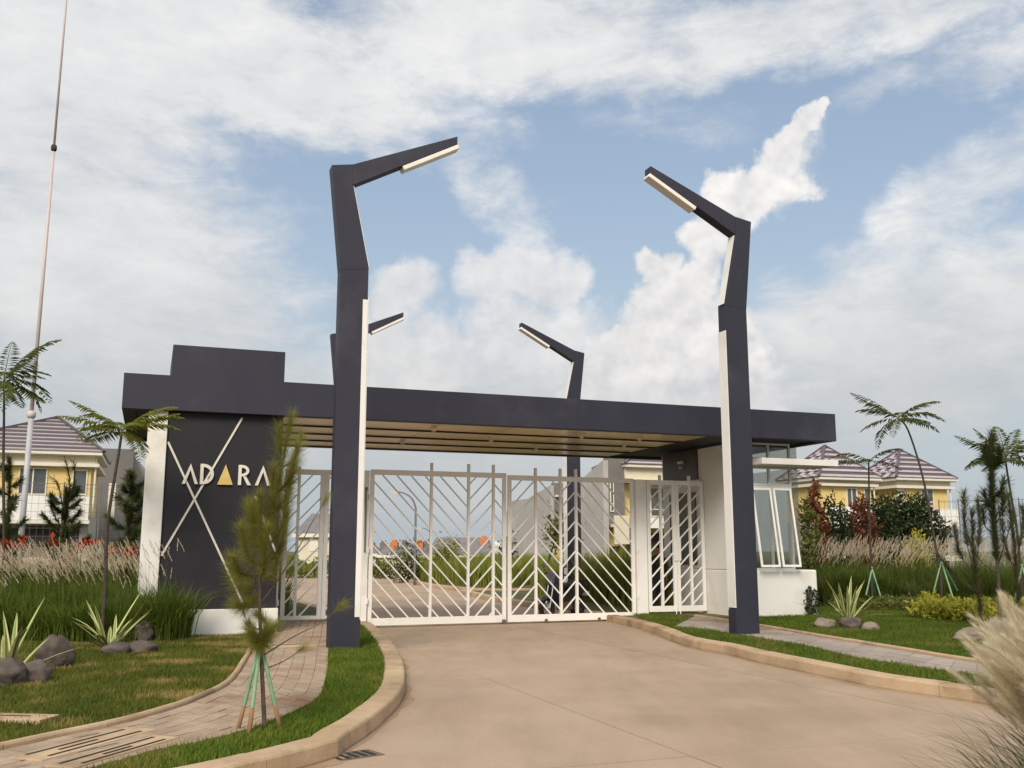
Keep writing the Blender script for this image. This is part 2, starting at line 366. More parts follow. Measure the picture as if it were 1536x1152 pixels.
def sheet(name, poly, z, m, label=None, kind='structure', parent=None):
    vs = [Vector((p[0], p[1], z)) for p in poly]
    tr = geometry.tessellate_polygon([vs])
    me = bpy.data.meshes.new(name); me.from_pydata([tuple(v) for v in vs], [], [tuple(t) for t in tr]); me.update()
    bm = bmesh.new(); bm.from_mesh(me); bmesh.ops.recalc_face_normals(bm, faces=bm.faces)
    for f in bm.faces:
        if f.normal.z < 0: f.normal_flip()
    bm.to_mesh(me); bm.free()
    o = link(name, me, m, parent); tag(o, label, kind=kind); return o
# ------------------------------------------------------------------ ground
def make_ground():
    xs = np.concatenate([[-3000,-1200,-500,-200,-90], np.linspace(-60,60,41), [90,200,500,1200,3000]])
    ys = np.concatenate([[-300,-60,-20], np.linspace(0,140,57), [200,400,1000,3000]])
    X, Y = np.meshgrid(xs, ys); t = np.clip((Y-60)/35, 0, 1); Z = -.06-3.2*t*t*(3-2*t)
    v = np.stack([X.ravel(), Y.ravel(), Z.ravel()], 1); nx = len(xs); f = []
    for j in range(len(ys)-1):
        for i in range(nx-1):
            a = j*nx+i; f += [(a,a+1,a+nx+1),(a,a+nx+1,a+nx)]
    o = np_mesh('ground', v, f, farfield); tag(o, 'wide ground of rough grass falling away behind the houses', kind='structure')
make_ground()
# kerb lines, from inside the gate out to the street
kl_px = [(546,939),(579,965),(601,997),(608,1029),(601,1057),(561,1098),(520,1126),(488,1144)]
KL = [W(5.0,45), W(4.98,30), W(4.95,16), W(4.95,8)]+[G(x,y,0) for x,y in kl_px]+[Vector((-2.3,6.5,0)),Vector((-3.8,5.6,0)),Vector((-6.5,4.9,0)),Vector((-14,4.3,0)),Vector((-30,4.2,0))]
KL = resample(spline(KL, 12), .2)
kr_px = [(936,938),(972,948),(1025,969),(1085,981),(1139,995),(1228,1014),(1317,1033),(1451,1053),(1560,1070)]
kin_px = [(690,891),(740,902.5),(814,914.5),(880,926)]
KRpts = [G(x,y,0) for x,y in kin_px]+[G(x,y,0) for x,y in kr_px]+[Vector((7.2,9.0,0)),Vector((10.5,8.0,0)),Vector((16,7.2,0)),Vector((32,6.6,0))]
KR = resample(spline(KRpts, 12), .2)
K3 = resample(spline([G(x,y,0) for x,y in [(590,868.5),(612,874),(645,881),(690,886.5),(740,889),(775,889)]]+[Vector((6.5,41.5,0)),Vector((30,52,0))], 12), .3)
KW, KH = .26, .15
KLi, KRi = offset(KL, -KW), offset(KR, KW)
if (KLi[len(KLi)//2]-KL[len(KL)//2]).dot(Vector((-1,0,0))) < 0: KLi = offset(KL, KW)
if (KRi[len(KRi)//2]-KR[len(KR)//2]).dot(Vector((1,0,0))) < 0: KRi = offset(KR, -KW)
K3i = offset(K3, .26)
if (K3i[5]-K3[5]).y < 0: K3i = offset(K3, -.26)
def kerb(label, outer, inner, piece=1.2, mtl=kerbm, h=KH):
    root = MB()
    root.add([(p.x,p.y,.02) for p in outer]+[(p.x,p.y,.02) for p in inner], [(i,i+1,len(outer)+i+1,len(outer)+i) for i in range(len(outer)-1)])
    ro = root.build('kerb', joint); tag(ro, label, kind='structure')
    step = (outer[1]-outer[0]).length; k = max(1, int(round(piece/step))); n = len(outer); cnt = 0
    for s in range(0, n-1, k):
        e = min(s+k, n-1); mb = MB(); vs, fs = [], []
        g = .004
        jit = random.uniform(-.006,.006)
        for j in range(s, e+1):
            o, i = outer[j].copy(), inner[j].copy()
            if j == s: o = o.lerp(outer[j+1], g/step); i = i.lerp(inner[j+1], g/step)
            if j == e: o = o.lerp(outer[j-1], g/step); i = i.lerp(inner[j-1], g/step)
            d = (i-o).normalized(); hh = h+jit
            prof = [(o, -.05), (o+d*.010, hh-.022), (o+d*.020, hh-.006), (o+d*.038, hh), (i-d*.02, hh), (i, hh-.02), (i, -.05)]
            vs += [(p.x, p.y, z) for p, z in prof]
        m = 7
        for q in range(e-s):
            fs += [(q*m+r, q*m+r+1, (q+1)*m+r+1, (q+1)*m+r) for r in range(m-1)]
        fs += [tuple(range(m-1,-1,-1)), tuple(range((e-s)*m, (e-s)*m+m))]
        mb.add(vs, fs); mb.build('kerb_stone', mtl, ro, smooth=False); cnt += 1
        if cnt > 290: break
    return ro
kerb('raised concrete kerb curving along the left lawn', KL, KLi)
kerb('raised concrete kerb sweeping along the right lawn', KR, KRi)
kerb('pale kerb of the verge across the inner street', K3, K3i, 1.5)
# road: bed and poured slabs with joints
rd = sheet('road', [(-60,-12),(60,-12),(60,62),(-60,62)], -.03, joint, 'broad concrete road leading up to and through the gate')
nsl = 0
for i in range(-6, 8):
    for j in range(-7, 10):
        a0, a1 = 8.02+i*3.35, 8.02+(i+1)*3.35; b0, b1 = -1.1+j*5.0, -1.1+(j+1)*5.0
        ctr = W((a0+a1)/2, (b0+b1)/2)
        if ctr.y < -2 or ctr.y > 60 or abs(ctr.x) > 26: continue
        if ctr.y > 26 and ctr.x > 3: continue
        g = .006; mb = MB(); dz = random.uniform(-.002,.002)
        mb.box(a0+g, a1-g, b0+g, b1-g, -.12, dz); mb.build('road_slab', concrete, rd, A0, (0,0,ANG)); nsl += 1
# lawns
LZ = .12
LEFT = [(p.x,p.y) for p in KLi]+[(-60,4.2),(-60,58),(KLi[0].x,58)]
RIGHT = [(p.x,p.y) for p in KRi]+[(60,6.6),(60,52),(8,37.5)]
sheet('left_lawn', LEFT, LZ, lawnsoil, 'patchy lawn left of the road with rocks and yuccas')
sheet('right_lawn', RIGHT, LZ, lawnsoil, 'lawn right of the road with shrubs and guard house')
sheet('inner_verge', [(p.x,p.y) for p in K3i]+[(32,60),(K3i[0].x,60)], .10, lawnsoil, 'grassy verge across the inner street beyond the gate')
sheet('planting_bed', [(1.7,3.2),(6.5,2.2),(12,3.5),(11,5.4),(6,6.0),(3.3,5.9),(2.1,5.0)], .06, lawnsoil, 'planted island at the near right road edge')
# footpaths
LP = [((425,924),(496,921)),((412,945),(494,950)),((386,966),(492,985)),((373,987),(491,1003)),((357,1013),(480,1041)),((335,1032),(450,1062)),((279,1057),(400,1083)),((193,1083),(330,1105)),((86,1106),(234,1124)),((0,1125),(134,1152)),((-140,1156),(0,1187)),((-330,1190),(-190,1225))]
RP = [((1040,925),(1010,940)),((1085,931),(1060,944)),((1133,939),(1126,954)),((1228,955),(1199,966)),((1317,970),(1288,986)),((1400,984),(1377,999)),((1463,994),(1463,1011)),((1560,1010),(1560,1030)),((1700,1034),(1720,1058))]
def footpath(name, label, pairs, across, along, bond, mtl, z=.15, jz=.012):
    Ls = spline([G(*p[0],z) for p in pairs], 40); Rs = spline([G(*p[1],z) for p in pairs], 40)
    base = MB(); n = len(Ls)
    base.add([(p.x,p.y,z-.02) for p in Ls]+[(p.x,p.y,z-.02) for p in Rs], [(i,i+1,n+i+1,n+i) for i in range(n-1)])
    ro = base.build(name, sandjoint); tag(ro, label, kind='structure')
    mid = [(a+b)/2 for a, b in zip(Ls, Rs)]; d = [0.0]
    for a, b in zip(mid, mid[1:]): d.append(d[-1]+(b-a).length)
    def at(s, t):
        s = min(max(s, 0), d[-1]); j = int(np.searchsorted(d, s, 'right'))-1; j = min(j, n-2); f = (s-d[j])/max(d[j+1]-d[j],1e-9)
        return Ls[j].lerp(Ls[j+1], f).lerp(Rs[j].lerp(Rs[j+1], f), t)
    rows = int(d[-1]/along); cells = []
    for r in range(rows):
        sh = (.5 if (r % 2 and bond) else 0)
        for c in range(-1, across+1):
            t0, t1 = max((c+sh)/across, 0), min((c+1+sh)/across, 1)
            if t1-t0 < .02: continue
            cells.append((r*along, (r+1)*along, t0, t1))
    def corners(cell):
        s0, s1, t0, t1 = cell; g = .004; w = (at(s0,1)-at(s0,0)).length; gt = g/w
        return [at(s0+g,t0+gt), at(s0+g,t1-gt), at(s1-g,t1-gt), at(s1-g,t0+gt)]
    def geo(mb, cell):
        q = corners(cell); dz = random.uniform(-.0035,.0035); tx = random.uniform(-.003,.003)
        mb.add([(p.x,p.y,z-.04) for p in q]+[(p.x,p.y,z+dz+(tx if k in (1,2) else 0)) for k, p in enumerate(q)],
               [(4,5,6,7),(0,1,5,4),(1,2,6,5),(2,3,7,6),(3,0,4,7)])
    key = lambda c_: (at(c_[0], .5)-Vector((0,0,0))).length
    def seen(c_):
        p = at((c_[0]+c_[1])/2, (c_[2]+c_[3])/2); zc = p.y*cp+(p.z-CAMH)*sp_; up = -p.y*sp_+(p.z-CAMH)*cp
        return zc > 0 and abs(p.x/zc*FPX) < 775 and -up/zc*FPX < 582
    vis = sorted([c_ for c_ in cells if seen(c_)], key=key); one = vis[:290]; rest = [c_ for c_ in cells if c_ not in set(one)]
    for c_ in one: mb = MB(); geo(mb, c_); mb.build('paver', mtl, ro)
    if rest:
        mb = MB(); [geo(mb, c_) for c_ in rest]; tag(mb.build('pavers', mtl, ro), kind='stuff')
    return Ls, Rs, ro
LPl, LPr, lp = footpath('left_footpath', 'brick paved footpath curving from the gate to the lower left', LP, 7, .2, False, paverm)
RPl, RPr, rp = footpath('right_footpath', 'narrow grey footpath behind the right hand kerb', RP, 3, .42, False, slabgrey)
LPOLY = [(p.x,p.y) for p in LPl]+[(p.x,p.y) for p in reversed(LPr)]
RPOLY = [(p.x,p.y) for p in RPl]+[(p.x,p.y) for p in reversed(RPr)]
def edging(label, line, side):
    line = resample(line, .25); o = offset(line, side); return kerb(label, line, o, 1.0, kerbm, .195)
def outward(line, other):
    o = offset(line, .07); k = len(line)//2
    return .07 if (o[k]-other[k]).length > (line[k]-other[k]).length else -.07
edging('thin concrete edging between the left lawn and brick path', LPl, outward(LPl, LPr))
edging('thin concrete edging between the right lawn and grey path', RPl, outward(RPl, RPr))
# lawn blades
def lawn_blades(name, label, n_per_m2, xr, yr, poly, excl, m, hmin, hmax, w, near=0):
    n = int(n_per_m2*(xr[1]-xr[0])*(yr[1]-yr[0])); P = np.stack([rng.uniform(*xr, n), rng.uniform(*yr, n)], 1)
    ok = inpoly(P, poly)
    for e in excl: ok &= ~inpoly(P, e)
    # only ground the picture could plausibly see
    ok &= np.abs(P[:,0]) < P[:,1]*.60+1.2
    P = P[ok]; n = len(P)
    cl = .6+.4*np.sin(P[:,0]*2.3+np.sin(P[:,1]*1.7)*2)*np.sin(P[:,1]*2.9+P[:,0])
    H = rng.uniform(hmin, hmax, n)*(.8+.35*cl); az = rng.uniform(0, 2*np.pi, n); ln = rng.uniform(.1,.9,n)*H
    wd = w*rng.uniform(.7,1.3,n)*(1+P[:,1]/40); a2 = rng.uniform(0, np.pi, n)
    b = np.stack([P[:,0], P[:,1], np.full(n, LZ)], 1); s = np.stack([np.cos(a2)*wd, np.sin(a2)*wd, np.zeros(n)], 1)
    tip = b+np.stack([np.cos(az)*ln, np.sin(az)*ln, H], 1)
    v = np.stack([b-s, b+s, tip], 1).reshape(-1,3)
    o = np_mesh(name, v, np.arange(3*n).reshape(-1,3), m); return tag(o, label, 'grass', kind='stuff')
verge_cut = LPOLY
between = [(p.x,p.y) for p in LPr if p.y > 5]+[(p.x,p.y) for p in reversed(KLi) if 5 < p.y < 19.6]
def ring(line, w):
    o = offset(line, w); return [(p.x,p.y) for p in line]+[(p.x,p.y) for p in reversed(o)]
eL = ring(LPl, outward(LPl, LPr)*1.15); eR = ring(RPl, outward(RPl, RPr)*1.15)
signfoot = [tuple(W(a,b)[:2]) for a,b in ((.4,-.1),(2.95,-.1),(2.95,1.2),(.4,1.2))]
guardfoot = [tuple(W(a,b)[:2]) for a,b in ((12,.6),(15.1,.6),(15.1,5),(12,5))]
lawn_blades('lawn_grass', 'short patchy green and straw lawn left of the brick path', 2300, (-10,-1.2), (6.5,18.5), LEFT, [LPOLY, between, eL, signfoot], lawnleaf, .03,.075,.006)
lawn_blades('verge_grass', 'lush green grass strip between brick path and road kerb', 3200, (-6,-.9), (5.5,19.6), between, [LPOLY], vergeleaf, .03,.07,.006)
lawn_blades('right_lawn_grass', 'green lawn on both sides of the right footpath', 1500, (2.8,14.5), (8.5,26), RIGHT, [RPOLY, eR, guardfoot], vergeleaf, .03,.075,.007)
# washed-in soil lying along the kerb foot
dirtm = mat('washed_soil', (.37,.26,.165), (.32,.22,.135), 3, .95, .4, 40, grain=.2)
def dirt(label, line, sgn, ylim):
    q = [p for p in line if ylim[0] < p.y < ylim[1]]; q = resample(q, .06); vs = []; fs = []
    wd = [max(.012, .05+.045*math.sin(i*.11)+.03*math.sin(i*.37+1)+random.uniform(-.012,.012)) for i in range(len(q))]
    o = offset(q, 1.0)
    for i, p in enumerate(q): d = (o[i]-p)*sgn; vs += [(p.x,p.y,.008), (p.x+d.x*wd[i]*.5,p.y+d.y*wd[i]*.5,.0065), (p.x+d.x*wd[i],p.y+d.y*wd[i],.0028)]
    for i in range(len(q)-1): fs += [(3*i,3*i+1,3*i+4,3*i+3),(3*i+1,3*i+2,3*i+5,3*i+4)]
    tag(MB().add(vs, fs).build('soil_drift', dirtm), label, 'soil', kind='stuff')
sg = 1 if (offset(KL,1.0)[len(KL)//2]-KL[len(KL)//2]).dot(KLi[len(KL)//2]-KL[len(KL)//2]) < 0 else -1
dirt('thin drift of washed soil along the foot of the left kerb', KL, sg, (5.5,22))
sg = 1 if (offset(KR,1.0)[len(KR)//2]-KR[len(KR)//2]).dot(KRi[len(KR)//2]-KR[len(KR)//2]) < 0 else -1
dirt('thin drift of washed soil along the foot of the right kerb', KR, sg, (8,20))
# ------------------------------------------------------------------ vegetation helpers
def tall_blades(P, H, bend, w, az=None, zb=LZ, stiff=2.0):
    n = len(P); az = rng.uniform(0, 2*np.pi, n) if az is None else az
    D = np.stack([np.cos(az), np.sin(az), np.zeros(n)], 1); sa = az+np.pi/2+rng.uniform(-.9,.9,n)
    S = np.stack([np.cos(sa), np.sin(sa), np.zeros(n)], 1)*w[:,None]
    B = np.stack([P[:,0], P[:,1], np.full(n, zb) if np.isscalar(zb) else zb], 1); vs = []
    for t, k in ((0,.8),(.35,1),(.7,.75),(1,0)):
        c = B+D*(H*bend*t**stiff)[:,None]; c[:,2] += H*(t-.35*bend*t**3)
        vs += [c-S*k, c+S*k] if k else [c]
    v = np.stack(vs, 1)      # n,7,3
    f = np.array([(0,1,3),(0,3,2),(2,3,5),(2,5,4),(4,5,6)])
    F = (np.arange(n)[:,None,None]*7+f[None]).reshape(-1,3)
    tip = v[:,6]; d = tip-(v[:,4]+v[:,5])/2; d /= np.linalg.norm(d, axis=1)[:,None]
    return v.reshape(-1,3), F, tip, d
def hairs(base, axis, length, radius, k, w, fwd=1.0):
    """k fine hairs along each plume axis; base (n,3), axis (n,3)"""
    n = len(base); t = rng.uniform(0,1,(n,k,1)); droop = np.array([0,0,-1.0])
    L = np.asarray(length).reshape(n,1,1)
    p = base[:,None]+axis[:,None]*L*t+droop*(L*t*t*.16)
    r = rng.normal(size=(n,k,3)); r -= (r*axis[:,None]).sum(-1,keepdims=True)*axis[:,None]; r /= np.linalg.norm(r,axis=-1,keepdims=True)
    prof = np.sin(np.pi*np.clip(t*.85+.12,0,1))**.6
    e = p+r*radius*prof*rng.uniform(.5,1.2,(n,k,1))+axis[:,None]*radius*fwd*rng.uniform(.6,1.6,(n,k,1))
    s = np.cross(r, axis[:,None])*w
    v = np.stack([p-s, p+s, e], 2).reshape(-1,3)
    return v, np.arange(len(v)).reshape(-1,3)
def join(parts):
    vs, fs, n = [], [], 0
    for v, f in parts: vs.append(v); fs.append(np.asarray(f)+n); n += len(v)
    return np.concatenate(vs), np.concatenate(fs)
def leaves(P, size, up=.3, asp=.45):
    n = len(P); d = rng.normal(size=(n,3)); d[:,2] += up; d /= np.linalg.norm(d,axis=1)[:,None]
    s = np.cross(d, rng.normal(size=(n,3))); s /= np.linalg.norm(s,axis=1)[:,None]
    L = (size*rng.uniform(.6,1.3,n))[:,None]; m = P+d*L*.5
    nn = np.cross(d, s)*L*.08
    v = np.stack([P, m+s*L*asp*.5-nn, P+d*L, m-s*L*asp*.5-nn], 1).reshape(-1,3)
    F = (np.arange(n)[:,None,None]*4+np.array([(0,1,2),(0,2,3)])[None]).reshape(-1,3)
    return v, F
def field(n, poly):
    a = np.array(poly); P = []
    while sum(len(p) for p in P) < n:
        q = np.stack([rng.uniform(a[:,0].min(), a[:,0].max(), n*2), rng.uniform(a[:,1].min(), a[:,1].max(), n*2)], 1); P.append(q[inpoly(q, poly)])
    return np.concatenate(P)[:n]
def fountain_grass(label, poly, nb, npl, hb, hp, plume_m=plumem, zb=LZ, grass_m=tallgrass, lean=None):
    P = field(nb, poly); cl = .75+.25*np.sin(P[:,0]*1.9)*np.sin(P[:,1]*2.3+1)
    v, f, *_ = tall_blades(P, rng.uniform(hb*.6, hb*1.1, nb)*cl, rng.uniform(.15,.85,nb), rng.uniform(.006,.012,nb), zb=zb)
    parts_g = [(v,f)]
    P = field(npl, poly); az = rng.uniform(0,2*np.pi,npl) if lean is None else rng.normal(lean, .8, npl)
    v, f, tip, d = tall_blades(P, hp*rng.choice([1.0,1.0,1.0,.8],npl)*rng.uniform(.80, 1.08, npl), rng.uniform(.04,.26,npl), np.full(npl,.003), az=az, zb=zb)
    parts_g.append((v,f)); o = np_mesh('fountain_grass', *join(parts_g), grass_m); tag(o, label, 'grass', kind='stuff')
    d = d*.8+np.stack([np.cos(az)*.35, np.sin(az)*.35, np.full(npl,.25)],1); d /= np.linalg.norm(d,axis=1)[:,None]
    v, f = hairs(tip-d*.03, d, rng.uniform(.18,.32,npl), .022, 50, .0045)
    p = np_mesh('plumes', v, f, plume_m, o); p['kind'] = 'stuff'; return o
# left band of grass round the sign wall, right band behind the shrubs
fountain_grass('tall green fountain grass with pinkish plumes left of the sign wall',
    [(-14.5,17.2),(-9.5,16.3),(-7.2,16.0),(-6.2,15.75),(-5.55,16.2),(-5.35,16.85),(-6.2,16.95),(-6.9,17.4),(-7.4,21.5),(-15,22)], 60000, 2400, 1.12, 1.45, lean=math.pi)
fountain_grass('tall green fountain grass with pale plumes behind the right hand ground cover',
    [(8.3,26.3),(11,25.6),(15,24.4),(18,24.0),(19,30),(9.0,31.5)], 60000, 2600, 1.35, 1.66, lean=.3)
# ------------------------------------------------------------------ fern topped trees
def frond_mesh(name, L=1.3, n=12, droop=.55, lw=.050, ll=.31, vee=.22):
    vs, fs = [], []; path = []
    for i in range(n+1):
        t = i/n; path.append(np.array([L*(t-.12*t*t), 0, L*(.38*t-droop*t*t)]))
    for i in range(n):
        p, q = path[i], path[i+1]; k = len(vs); w = .012*(1-i/n)+.003
        vs += [p+[0,-w,0], p+[0,w,0], q+[0,w,0], q+[0,-w,0]]; fs += [(k,k+1,k+2),(k,k+2,k+3)]
    for i in range(2, 20):
        t = (i+random.uniform(-.25,.25))/20; p = np.array([L*(t-.12*t*t), 0, L*(.38*t-droop*t*t)])
        tl = ll*math.sin(math.pi*min(1,t*.92+.10))**.7*random.uniform(.85,1.1)
        for sgn in (-1,1):
            d = np.array([.42, sgn*.9, -vee+random.uniform(-.14,.12)]); d /= np.linalg.norm(d); a = np.array([1,0,-.2])*lw*.5
            tip = p+d*tl+np.array([0,0,-tl*.18]); mid = p+d*tl*.5
            k = len(vs); vs += [p, mid+a, tip, mid-a]; fs += [(k,k+1,k+2),(k,k+2,k+3)]
    me = bpy.data.meshes.new(name); me.from_pydata([tuple(map(float,v)) for v in vs], [], fs); me.update(); return me
FR = [frond_mesh('frond', 1.25, droop=.45), frond_mesh('frond', 1.1, droop=.7), frond_mesh('frond', 1.3, droop=.25)]
FRL = [m.copy() for m in FR]; FRF = [m.copy() for m in FR]
for m in FR: m.materials.append(fern)
for m in FRL: m.materials.append(fernlight)
def fern_tree(label, trunk_px, Y, crown, scale=1.0, light=False, group='fern topped saplings', r0=.035):
    """crown: list of (azimuth deg, tilt deg, size)"""
    pts = [V(x, y, Y) for x, y in trunk_px]
    if pts[-1].z > LZ+.02: pts.append(Vector((pts[-1].x, pts[-1].y, LZ)))
    base = pts[-1].copy(); pts = [p-base for p in reversed(pts)]
    t = thing('fern_tree', label, 'tree', base, 0, group)
    n = len(pts); sm = spline(pts, 5)
    MB().tube(sm, [r0*(1-.45*i/(len(sm)-1)) for i in range(len(sm))], 8).build('trunk', barkdark, t, smooth=True)
    top = sm[-1]; lib = FRL if light else FR
    for i, (az, tilt, s) in enumerate(crown):
        o = bpy.data.objects.new('frond', lib[i % 3]); C.objects.link(o); o.parent = t; o.location = top+Vector((0,0,.02*i/len(crown)))
        o.rotation_euler = (0, -R(tilt), R(az)); o.scale = (s*scale,)*3
    return t
def stakes(label, top, feet, Y=None, raw=0.0, r=.02, group='stake tripods holding young trees'):
    t = thing('stake_tripod', label, 'stakes', (top.x, top.y, LZ), 0, group)
    for f in feet:
        a = Vector(top)-t.location; b = Vector(f)-t.location
        ov = a+(a-b)*.06
        s = MB().tube([b, b.lerp(ov, raw if raw else .02), b.lerp(ov,.5), ov], [r, r, r*.95, r*.9], 8)
        o = s.build('stake', greenstake, t, smooth=True)
        if raw: MB().tube([b-(ov-b)*.01, b.lerp(ov, raw)], [r*1.12, r*1.08], 8).build('stake_foot', rawstake, o, smooth=True)
    return t
# right group
fern_tree('tall leaning fern topped sapling with two tiers of fronds right of the guard house', [(1347,628),(1362,645),(1384,715),(1400,800),(1411,868),(1412,905)], 24,
          [(8,24,1.15),(-15,12,1.1),(176,22,1.15),(195,10,1.1),(60,24,.9),(130,22,.9),(350,-18,.95),(190,-34,1.0),(20,-14,.9),(165,-16,.9),(230,-30,.7),(300,-25,.7)], 1.0)
fern_tree('straight fern topped sapling with a single flat crown beside the guard house roof', [(1303,692),(1304,760),(1306,830),(1309,905)], 25,
          [(10,22,1.0),(172,22,1.05),(185,-12,1.1),(345,-15,.8),(80,10,.7),(230,-15,.6)], .95)
fern_tree('fern topped sapling with upright young fronds at the right picture edge', [(1508,690),(1516,740),(1526,800),(1535,905)], 22,
          [(80,62,.95),(20,48,1.0),(160,42,.9),(-5,20,1.1),(185,6,1.0),(235,-15,.8),(300,-20,.8),(15,36,1.05),(170,20,1.1),(195,-10,1.1),(-15,5,1.1),(-5,-26,1.0),(30,55,.9),(150,44,.9),(215,-28,.9),(270,-10,.7)], .95)
stakes('green stake tripod under the straight sapling beside the guard house', V(1308,853,25), [V(1299,893,24.8), V(1322,898,24.7), V(1312,890,25.8)])
stakes('green stake tripod under the tall leaning sapling', V(1412,842,24), [V(1398,898,23.9), V(1431,902,23.5), V(1436,886,24.6)])
stakes('green stake tripod at the right picture edge', V(1533,850,20.5), [V(1522,900,20.4), V(1552,905,20.2), V(1560,895,21)])
# left group
fern_tree('fern topped sapling with feathery fronds at the left picture edge', [(6,572),(6,620),(5,700),(6,800),(6,880)], 19,
          [(28,48,1.25),(-10,-5,1.15),(345,-34,1.0),(170,20,1.0),(200,-20,1.0),(60,40,.8),(120,20,.9),(300,-30,.9),(100,62,.8),(20,10,.7),(15,-22,.95),(-30,-50,.8),(-60,-30,.9),(5,25,.9),(330,8,.9),(240,-20,.8)], 1.0)
fern_tree('young fern topped sapling with bright yellow green fronds beside the sign wall', [(183,647),(178,680),(168,740),(160,800),(158,880)], 15.7,
          [(12,30,.95),(172,34,.9),(190,4,1.0),(-8,4,1.0),(-20,-22,.75),(220,-10,.7),(60,25,.7),(130,26,.8),(25,12,.9),(-45,5,.7),(160,10,1.0),(200,20,.9),(5,16,1.0),(-30,-30,.8),(150,-18,.9)], .92, True)
# ------------------------------------------------------------------ pines
def needle_set(paths, per_m, length, w, ang=(.3,1.15), droop=.25, tipboost=1.0):
    vs = []
    for pts, dens in paths:
        pts = np.array([tuple(p) for p in pts]); seg = np.diff(pts, axis=0); sl = np.linalg.norm(seg, axis=1); tot = sl.sum()
        n = max(6, int(per_m*tot*dens)); u = rng.uniform(0,1,n)**(1/tipboost)*tot; cum = np.concatenate([[0],np.cumsum(sl)])
        j = np.clip(np.searchsorted(cum, u, 'right')-1, 0, len(sl)-1); f = (u-cum[j])/np.maximum(sl[j],1e-6)
        p = pts[j]+seg[j]*f[:,None]; d = seg[j]/np.maximum(sl[j],1e-6)[:,None]
        r = rng.normal(size=(n,3)); r -= (r*d).sum(1,keepdims=True)*d; r /= np.linalg.norm(r,axis=1)[:,None]
        a = rng.uniform(*ang, n)[:,None]; L = (length*rng.uniform(.6,1.15,n))[:,None]
        e = p+(d*np.cos(a)+r*np.sin(a))*L; e[:,2] -= droop*L[:,0]*rng.uniform(.3,1,n)
        s = np.cross(d, r)*w; mid = (p+e)/2; mid[:,2] += droop*.12*L[:,0]
        vs.append(np.stack([p-s, p+s, mid+s*.9, e, mid-s*.9], 1))
    v = np.concatenate(vs); n = len(v)
    F = (np.arange(n)[:,None,None]*5+np.array([(0,1,2),(0,2,4),(4,2,3)])[None]).reshape(-1,3)
    return v.reshape(-1,3), F
def pine(label, base, trunk_pts, branches, per_m, nl, nw, m, r0=.03, dens_trunk=1.0, trunk_from=.4, group='young pines', barkm=barkdark, droop=.25):
    """trunk_pts world; branches: list of point lists, world"""
    base = Vector(base); t = thing('pine_tree', label, 'tree', base, 0, group)
    tp = spline([Vector(p)-base for p in trunk_pts], 5); n = len(tp)
    MB().tube(tp, [r0*(1-.8*i/(n-1)) for i in range(n)], 7).build('trunk', barkm, t, smooth=True)
    paths = [([Vector(p) for p in tp[int(n*trunk_from):]], dens_trunk)] if dens_trunk else []
    bm_ = MB()
    for br in branches:
        b = spline([Vector(p)-base for p in br[0]], 4); k = len(b)
        bm_.tube(b, [max(.003, r0*.35*(1-.7*i/(k-1))) for i in range(k)], 5)
        paths.append((b[int(k*br[2]):] if len(br) > 2 else b, br[1]))
    if branches: bm_.build('branches', barkm, t, smooth=True)
    v, f = needle_set(paths, per_m, nl, nw, droop=droop); np_mesh('crown', v, f, m, t)
    return t
def auto_branches(tp, n, l0, l1, t0=.25, t1=.95, up=.6, dens=1.0):
    pts = [Vector(p) for p in tp]; out = []
    for i in range(n):
        t = t0+(t1-t0)*i/n; q = t*(len(pts)-1); j = min(int(q), len(pts)-2); p = pts[j].lerp(pts[j+1], q-j)
        a = i*2.4+random.uniform(-.4,.4); L = (l0*(1-(t-t0)/(t1-t0))+l1*(t-t0)/(t1-t0))*random.uniform(.75,1.2)
        d = Vector((math.cos(a), math.sin(a), 0)); out.append(([p, p+d*L*.45+Vector((0,0,L*up*.25)), p+d*L*.85+Vector((0,0,L*up*.9))], dens, .2))
    return out
# foreground pine with its green stakes
FB = G(397,1096,LZ); FY = FB.y
def fv(x, y, dy=0.0): return V(x, y, FY+dy)
ft = [FB, fv(393,1010), fv(390,930), fv(390,870), fv(398,800), fv(416,730), fv(428,670), fv(437,624)]
fb = []
random.seed(21)
spec = [(885,355,905,.9),(870,420,820,.9),(880,345,850,1.0),(850,430,770,.9),(850,362,790,1.0),(830,372,755,1.0),(820,432,740,.9),(800,376,760,.9),(790,384,752,.8),(770,440,690,.9),(740,446,665,.8),
        (700,452,650,.6),(690,418,640,.8),(870,400,790,.9),(890,372,880,.8),(840,390,740,.9),(810,410,700,.9),(860,350,835,.9)]
for (yb, xt, yt, dn) in spec:
    k = min(1, max(0, (930-yb)/300)); xb = 390+ (max(0,870-yb)/250)*46
    dy = random.uniform(-.28,.28)
    fb.append(([fv(xb, yb), fv((xb+xt)/2+(xt-xb)*.18, (yb+yt)/2+14, dy*.6), fv(xt, yt, dy)], dn, .15))
fb += [([fv(392,905), fv(440,835,.1), fv(470,780,.15), fv(490,748,.2)], .55, .80), ([fv(392,985), fv(440,955,-.1), fv(480,935,-.12), fv(512,908,-.15)], .6, .84),
       ([fv(393,1005), fv(425,992,.05), fv(455,972,.1)], .5, .75), ([fv(390,945), fv(372,935,.05), fv(362,905,.1)], .35, .6), ([fv(391,950), fv(400,938,.02), fv(388,922,.0)], 1.6, .1), ([fv(391,958), fv(380,950,-.03), fv(374,938,-.05)], 1.6, .1), ([fv(391,965), fv(398,955,.05), fv(412,940,.06)], 1.6, .1), ([fv(391,968), fv(384,962,-.1), fv(378,948,-.12)], 1.6, .1), ([fv(391,972), fv(396,962,-.1), fv(402,945,-.12)], 1.6, .1)]
pine('young pine with drooping needles held by green stakes on the near grass strip', FB, ft, fb, 2600, .165, .0009, pinem, .020, .8, .55, barkm=bark, droop=.25)
